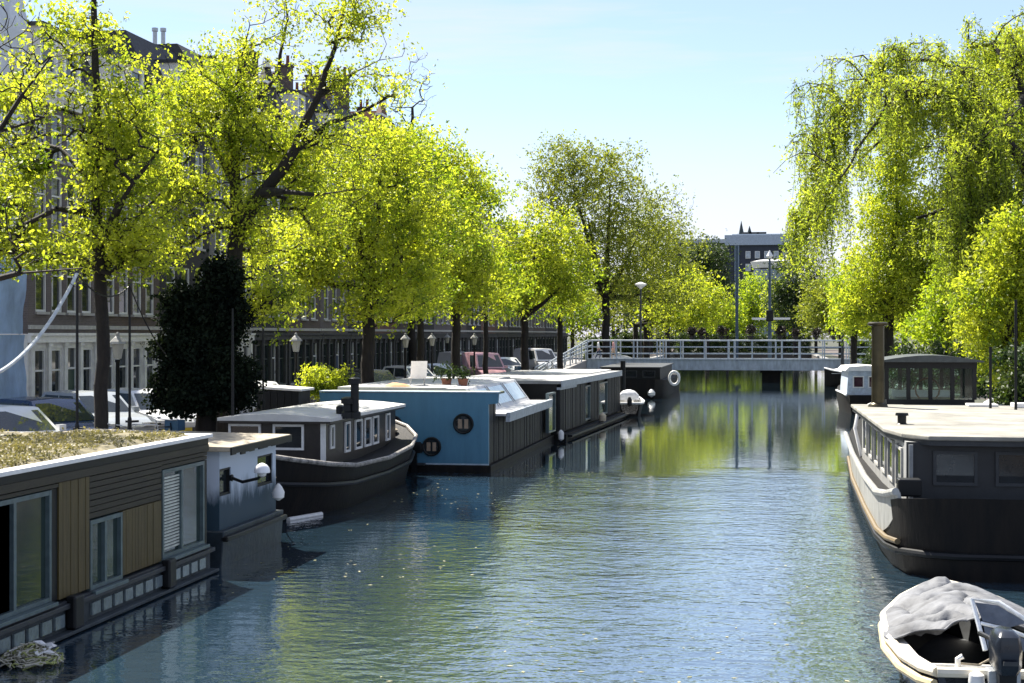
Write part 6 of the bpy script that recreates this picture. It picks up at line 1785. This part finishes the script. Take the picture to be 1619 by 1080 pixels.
# ------------------------------------------------------------------ vehicles
CARG = glass_mat('car_glass', (0.03, 0.04, 0.045), 0.03)
HEADL = mat('headlight', (0.7, 0.72, 0.72), 0.1)
TAILL = mat('taillight', (0.35, 0.02, 0.015), 0.2)
CACHE = {}
def car_meshes(kind, paint):
    k = (kind, paint.name)
    if k in CACHE: return CACHE[k]
    if kind == 'van':
        L, W, belt, roof = 4.9, 1.9, 1.05, 1.95
        prof = [(-2.45, .35, 1.05), (-2.3, .3, 1.1), (1.2, .3, 1.05), (1.9, .3, 0.98), (2.35, .33, 0.8), (2.45, .42, 0.65)]
        cab = [(-2.42, -2.36), (1.9, 1.15)]
    else:
        L, W, belt, roof = 4.1, 1.72, 0.90, 1.46
        prof = [(-2.05, .38, .78), (-1.95, .3, .92), (-0.8, .28, .93), (0.85, .28, .92), (1.55, .28, .82), (1.95, .32, .68), (2.05, .42, .58)]
        cab = [(-1.92, -1.45), (0.95, 0.25)]
    rings = []
    for x, zl, zh in prof:
        tp = 0.9 if abs(x) > 1.9 else 1.0
        w = W / 2 * tp
        rings.append([(x, -w * .92, zl), (x, -w, zl + (zh - zl) * .35), (x, -w, zl + (zh - zl) * .65), (x, -w * .93, zh), (x, 0, zh + .03), (x, w * .93, zh), (x, w, zl + (zh - zl) * .65), (x, w, zl + (zh - zl) * .35), (x, w * .92, zl)])
    body = MB().rings(rings)
    (b0x, r0x), (b1x, r1x) = cab
    w1, w2 = W / 2 * .93, W / 2 * .76
    def cabp(f, side, h):      # h 0 belt..1 roof
        bxm = b0x + (b1x - b0x) * f; rxm = r0x + (r1x - r0x) * f
        return (bxm + (rxm - bxm) * h, side * (w1 + (w2 - w1) * h), belt + (roof - belt) * h)
    rg = []
    for f in (0, .08, .5, .92, 1):
        e = 0.96 if f in (0, 1) else 1.0
        a = cabp(f, -1, 0); b_ = cabp(f, -1, e); c = cabp(f, 1, e); d_ = cabp(f, 1, 0)
        m_ = cabp(f, 0, e)
        rg.append([a, b_, (m_[0], 0, m_[2] + .04), c, d_])
    body.rings(rg)
    for s in (-1, 1):      # sills, mirrors
        body.box(b1x - .25, b1x - .1, s * (w1 + .02), s * (w1 + .2), belt + .02, belt + .16)
    panes = []
    def gp(nm_, pts, n_):
        n_ = Vector(n_) * 0.012
        v = [Vector(p_) + n_ for p_ in pts] + [Vector(p_) - n_ * .5 for p_ in pts]
        panes.append((nm_, MB().add(v, [(0, 1, 2, 3), (7, 6, 5, 4), (0, 4, 5, 1), (1, 5, 6, 2), (2, 6, 7, 3), (3, 7, 4, 0)]).mesh(nm_, CARG)))
    for s in (-1, 1):
        for fa, fb in (((.1, .48), (.52, .9)) if kind != 'van' else ((.70, .95),)):
            gp('side_window', [cabp(fa, s, .1), cabp(fb, s, .1), cabp(fb, s, .85), cabp(fa, s, .85)], (0, s, .3))
    ws = []
    for f, dx in ((1, 1), (0, -1)):
        gp('windscreen' if f else 'rear_window', [cabp(f, -.88, .1), cabp(f, .88, .1), cabp(f, .88, .86), cabp(f, -.88, .86)], (dx, 0, .5 if f else .2))
    wheel = MB().lathe([(.18, -.1), (.29, -.1), (.31, -.06), (.31, .06), (.29, .1), (.18, .1)], (0, 0, 0), 20, 'y')
    rim = MB().lathe([(.02, -.106), (.17, -.108), (.185, -.09), (.185, .09), (.17, .108), (.02, .106)], (0, 0, 0), 16, 'y')
    lx = prof[-1][0]
    hl = MB().box(-.06, .02, -.17, .17, -.07, .07)
    bp = MB().box(prof[-2][0] - .05, lx + .06, -W * .44, W * .44, .30, .46).box(prof[0][0] - .05, prof[1][0], -W * .44, W * .44, .30, .46)
    pl = MB().box(lx + .061, lx + .072, -.26, .26, .36, .46)
    CACHE[k] = dict(body=body.mesh('body', paint, True), glass=panes, tyre=wheel.mesh('wheel', RUBBER, True), rim=rim.mesh('rim', GALV, True),
                    hl=hl.mesh('headlight', HEADL), tl=hl.mesh('taillight', TAILL), bump=bp.mesh('bumper', DKGREY), plate=pl.mesh('number_plate', mat('plate_yellow', (0.6, 0.45, 0.03), 0.5)), lx=lx, W=W, tx=prof[0][0], grille=None)
    return CACHE[k]
def car(label, loc, rz, paint, kind='car', cat='car', group='cars parked on the left quay'):
    M = car_meshes(kind, paint)
    t = thing('parked_car' if kind == 'car' else 'parked_van', label, cat, loc, rz, group)
    inst('body', M['body'], t); [inst(n_, m_, t) for n_, m_ in M['glass']]; inst('bumper', M['bump'], t); inst('number_plate', M['plate'], t)
    for x in (-1.28, 1.28) if kind == 'car' else (-1.5, 1.55):
        for s in (-1, 1):
            w = inst('wheel', M['tyre'], t, (x, s * (M['W'] / 2 - .09), .31))
            inst('rim', M['rim'], w)
    for s in (-1, 1):
        inst('headlight', M['hl'], t, (M['lx'] - .02, s * .56, .62))
        inst('taillight', M['tl'], t, (M['tx'] + .04, s * .62, .72))
    return t
def paint(n, c):
    return mat('car_paint_' + n, c, 0.18, metal=0.15, var=0.05, spec=0.8)
PW, PS, PB, PK, PG, PR_ = paint('white', (.75, .75, .75)), paint('silver', (.42, .45, .47)), paint('blue', (.02, .045, .11)), paint('black', (.015, .016, .018)), paint('grey', (.16, .17, .18)), paint('rose', (.55, .32, .36))
CARS = [
 (8, -16.6, -28, PW, 'car', 'white car cut by the left picture edge behind the sedum roof'),
 (80, -17.4, -35, PB, 'car', 'dark blue hatchback parked left of the thin straight trunk'),
 (145, -18.4, -35, PS, 'car', 'silver car half hidden behind the thin straight trunk'),
 (232, -17.6, -38, PW, 'car', 'white car parked left of the ivy covered evergreen'),
 (404, -17.0, -35, PW, 'car', 'white car parked right of the ivy covered evergreen'),
 (590, -17.2, -40, PK, 'car', 'black car behind the left end of the blue houseboat roof'),
 (652, -17.2, -40, PW, 'car', 'small white car between the lantern lamps above the blue houseboat'),
 (688, -17.4, -40, PS, 'car', 'silver car right of the slim trunk above the blue houseboat'),
 (730, -18.2, -60, PW, 'van', 'white van parked behind the black tree trunk'),
 (760, -16.6, -60, PR_, 'van', 'pinkish van parked right of the white van'),
 (800, -17.2, -50, PW, 'car', 'white car left of the round tree trunk'),
 (848, -17.0, -55, PW, 'van', 'second white van, right of the round tree trunk'),
 (878, -17.5, -50, PG, 'car', 'grey car nearest the bridge ramp'),
]
for u, x, rz, pt, kd, lab in CARS:
    p = on_x(u, 640, x)
    car(lab, (p.x, p.y, GZ + 0.006), R(rz), pt, kd, 'van' if kd == 'van' else 'car')
for i, (u, lab) in enumerate(((1010, 'white car crossing behind the left railing of the footbridge'), (1195, 'white van standing at the canal head behind the footbridge'))):
    p = on_d(u, 545, 150 if i == 0 else 243)
    if i == 0:
        p.x = min(p.x, QL - 1.6)
        p = on_x(1003, 545, QL - 1.6) if False else p
    car(lab, (p.x, p.y, GZ + 0.006), R(8 if i == 0 else 0), PW, 'car' if i == 0 else 'van', 'car' if i == 0 else 'van', 'vehicles beyond the footbridge')

# bicycles
def bike_meshes():
    m = MB()
    wr = MB().tube([(0.33 * math.cos(a), 0, 0.33 * math.sin(a)) for a in [2 * math.pi * k / 20 for k in range(21)]], 0.02, 6, cap=False)
    sp = MB()
    for k in range(8):
        a = math.pi * k / 8
        sp.tube([(-.32 * math.cos(a), 0, -.32 * math.sin(a)), (.32 * math.cos(a), 0, .32 * math.sin(a))], .004, 3)
    fr = MB()
    bb, st, hd, rw, fw = (-.05, 0, .30), (-.2, 0, .85), (.42, 0, .82), (-.52, 0, .34), (.55, 0, .34)
    for a, c in ((bb, st), (st, hd), (bb, (.45, 0, .70)), (bb, rw), (rw, (-.17, 0, .74)), ((.40, 0, .92), fw)):
        fr.tube([a, c], .017, 6)
    hb = MB().tube([(.30, -.28, 1.02), (.42, -.2, 1.0), (.40, 0, .98), (.42, .2, 1.0), (.30, .28, 1.02)], .013, 6)
    sd = MB().rings([[(-.34, -.09, z), (-.34, .09, z), (-.05, .025, z), (-.05, -.025, z)] for z in (.90, .95)])
    bk = MB().box(.44, .76, -.19, .19, .72, .98)
    return wr.mesh('wheel', RUBBER, True), sp.mesh('spokes', GALV), fr, hb.mesh('handlebar', GALV, True), sd.mesh('saddle', BLACK), bk.mesh('crate', mat('crate_plastic', (0.05, 0.12, 0.2), 0.5))
BK = bike_meshes()
BIKE_L = ['black bicycle leaning left of the thin straight trunk', 'black bicycle parked right of the thin straight trunk', 'grey bicycle in front of the white car by the evergreen', 'black bicycle with front crate beside the ivy covered evergreen', 'dark bicycle at the foot of the second thin pole', 'grey bicycle by the round tree trunk', 'black bicycle near the bridge ramp']
for i, (u, x, rz) in enumerate(((140, -14.4, 60), (185, -14.3, 75), (222, -14.4, 50), (255, -14.3, 80), (205, -13.9, 100), (812, -15.0, 70), (868, -15.2, 60))):
    p = on_x(u, 660, x)
    t = thing('bicycle', BIKE_L[i], 'bicycle', (p.x, p.y, GZ + 0.12 if x < -14.3 else GZ + 0.004), R(rz), 'bicycles on the quay')
    fm = BK[2].mesh('frame', [BLACK, DKGREY, GALV][i % 3], True)
    inst('frame', fm, t)
    for xx in (-.52, .55):
        w = inst('wheel', BK[0], t, (xx, 0, .345)); inst('spokes', BK[1], w)
    inst('handlebar', BK[3], t); inst('saddle', BK[4], t)
    if i in (3, 5): inst('crate', BK[5], t)

# shed on the quay, planters, roof clutter
p = on_x(450, 640, -13.9)
t = thing('quay_shed', 'small dark box shed with white sloping lid behind the white cabin roof', 'shed', (p.x, p.y, GZ))
bx('box', mat('shed_dark', (0.02, 0.022, 0.026), 0.6, bump=0.2), t, -0.7, 0.6, -0.5, 0.6, 0, 1.42, world=False, bevel=0.01)
MB().hexa([(-0.85, -0.6, 1.50), (0.7, -0.6, 1.42), (0.7, 0.7, 1.42), (-0.85, 0.7, 1.50), (-0.85, -0.6, 1.58), (0.7, -0.6, 1.49), (0.7, 0.7, 1.49), (-0.85, 0.7, 1.58)]).build('lid', WHITE, t, world=False, bevel=0.01)
for k in range(6):
    bx('board', BLACK, t, -0.68 + k * 0.215, -0.68 + k * 0.215 + 0.2, -0.525, -0.502, 0.02, 1.4, world=False)
# clutter on the roof of the blue houseboat
ORANGE = mat('orange_cushion', (0.55, 0.28, 0.12), 0.8, var=0.3)
p = on_d(620, 606, 44.5)
t = thing('canvas_heap', 'peach coloured canvas heap on the blue houseboat roof', 'canvas', (p.x, 44.0, ZT + 0.016))
vs_, fs_ = [], []
for j in range(13):
    for i in range(17):
        a, c = i / 16 * 2 - 1, j / 12 * 2 - 1
        r2 = max(0, 1 - a * a - c * c)
        vs_.append((a * 0.5, c * 0.35, 0.20 * r2 ** 0.6 + 0.06 * r2 * noise.noise(Vector((a * 3, c * 3, 1)))))
fs_ = [(j * 17 + i, j * 17 + i + 1, (j + 1) * 17 + i + 1, (j + 1) * 17 + i) for j in range(12) for i in range(16)]
MB().add(vs_, fs_).build('fabric', ORANGE, t, world=False, smooth=True)
p = on_d(655, 606, 46)
t = thing('deck_chair', 'white folding deck chair on the blue houseboat roof', 'chair', (p.x, 45.3, ZT + 0.016), R(200))
bx('seat', WHITE, t, -0.25, 0.25, -0.25, 0.25, 0.30, 0.34, world=False)
MB().hexa([(-0.25, 0.24, 0.34), (0.25, 0.24, 0.34), (0.25, 0.28, 0.34), (-0.25, 0.28, 0.34), (-0.25, 0.48, 0.85), (0.25, 0.48, 0.85), (0.25, 0.52, 0.85), (-0.25, 0.52, 0.85)]).build('backrest', WHITE, t, world=False)
for sx in (-0.22, 0.22):
    MB().tube([(sx, -0.25, 0.0), (sx, 0.25, 0.3)], 0.018, 6).build('leg', GALV, t, world=False)
    MB().tube([(sx, 0.28, 0.0), (sx, -0.22, 0.3)], 0.018, 6).build('leg', GALV, t, world=False)
for i, (u, lab) in enumerate(((706, 'dark leafy pot plant at the left on the blue houseboat roof'), (732, 'dark leafy pot plant near the white terrace of the blue houseboat'))):
    p = on_y(u, 605, 46.0)
    t = thing('pot_plant', lab, 'plant', (p.x, 46.0, ZT + 0.016), 0, 'pot plants on the blue houseboat roof')
    MB().lathe([(0.12, 0), (0.17, 0.26), (0.18, 0.28)], (0, 0, 0), 12).build('pot', mat('terracotta', (0.3, 0.12, 0.07), 0.8), t, world=False)
    c = np.random.default_rng(i).normal(size=(24, 3)) * np.array([.14, .14, .14]) + np.array([0, 0, .45])
    inst('foliage', quad_mesh('foliage', leaf_cloud(c, 0.05, 12, 0.1, i + 400), LD), t)

# ------------------------------------------------------------------ people on the bridge
SKIN = mat('skin', (0.5, 0.3, 0.22), 0.6, var=0.08)
HAIR = mat('hair_brown', (0.06, 0.035, 0.02), 0.7)
def person(label, loc, rz, top, legs, stride=0.16):
    me = bpy.data.meshes.new('body')
    V = [(0, 0, .95), (0, 0, 1.15), (0, 0, 1.38), (0, 0, 1.50), (.02, 0, 1.58), (.03, 0, 1.70),
         (0, .1, .90), (stride, .1, .50), (stride - .06, .1, .09), (stride + .1, .1, .04),
         (0, -.1, .90), (-stride * .6, -.1, .48), (-stride - .1, -.1, .10), (-stride + .05, -.1, .04),
         (0, .19, 1.38), (-.03, .24, 1.12), (.08, .22, .90), (.12, .21, .80),
         (0, -.19, 1.38), (.04, -.24, 1.12), (.16, -.22, .92), (.2, -.21, .82)]
    E = [(0, 1), (1, 2), (2, 3), (3, 4), (4, 5), (0, 6), (6, 7), (7, 8), (8, 9), (0, 10), (10, 11), (11, 12), (12, 13), (2, 14), (14, 15), (15, 16), (16, 17), (2, 18), (18, 19), (19, 20), (20, 21)]
    rad = [.15, .14, .16, .06, .09, .08, .10, .065, .045, .035, .10, .065, .045, .035, .07, .048, .036, .03, .07, .048, .036, .03]
    me.from_pydata(V, E, [])
    o = bpy.data.objects.new('tmp', me); COL.objects.link(o)
    md = o.modifiers.new('s', 'SKIN')
    for i, s in enumerate(me.skin_vertices[0].data):
        s.radius = (rad[i], rad[i]); s.use_root = (i == 0)
    o.modifiers.new('u', 'SUBSURF').levels = 2
    dg = bpy.context.evaluated_depsgraph_get()
    m2 = bpy.data.meshes.new_from_object(o.evaluated_get(dg))
    bpy.data.objects.remove(o)
    m2.name = 'body'
    m2.materials.clear()
    for q in (SKIN, top, legs, HAIR, BLACK): m2.materials.append(q)
    for f in m2.polygons:
        c = f.center
        f.use_smooth = True
        if c.z > 1.52: f.material_index = 3 if (c.z > 1.68 or c.x < -.01) else 0
        elif c.z < .10: f.material_index = 4
        elif abs(c.y) > .16 and c.z < 1.0 and c.z > .75: f.material_index = 0
        elif c.z < .95: f.material_index = 2
        else: f.material_index = 1
    t = thing('person', label, 'person', loc, rz, 'people walking on the footbridge')
    inst('body', m2, t)
p = on_y(946, 560, 125.2)
person('person in white top walking at the left end of the footbridge', (max(p.x, BXL + 0.6), 125.2, DZ), R(0), WHITE, mat('jeans', (0.04, 0.06, 0.11), 0.9))
p = on_y(970, 560, 126.3)
person('person in pink top walking on the footbridge, right of the one in white', (p.x, 126.3, DZ), R(180), mat('pink_top', (0.55, 0.3, 0.28), 0.9), mat('beige_trousers', (0.35, 0.27, 0.2), 0.9))

# ------------------------------------------------------------------ litter drifting on the water
fr_ = np.random.default_rng(12)
c = []
while len(c) < 420:
    y = fr_.uniform(16, 75); x = fr_.uniform(-9.0, 2.0)
    if noise.noise(Vector((x * 0.35, y * 0.18, 4))) > 0.12 or (x < -8.0 and fr_.uniform() < 0.5):
        c.append((x, y, 0.006))
c = np.asarray(c)
a = fr_.uniform(0, 6.28, len(c)); sz = fr_.uniform(0.02, 0.05, len(c))
ex = np.stack([np.cos(a) * sz, np.sin(a) * sz, np.zeros(len(c))], 1); ey = np.stack([-np.sin(a) * sz * 0.5, np.cos(a) * sz * 0.5, np.zeros(len(c))], 1)
V = np.stack([c - ex, c - ey, c + ex, c + ey], axis=1).reshape(-1, 3)
o = inst('floating_leaves', quad_mesh('floating_leaves', V, leaf_mat('litter_leaf', (0.2, 0.2, 0.08), (0.55, 0.52, 0.35), 0.2, 1.0)), None)
tag(o, 'small leaves and blossom drifting on the canal water', 'leaves', kind='stuff')
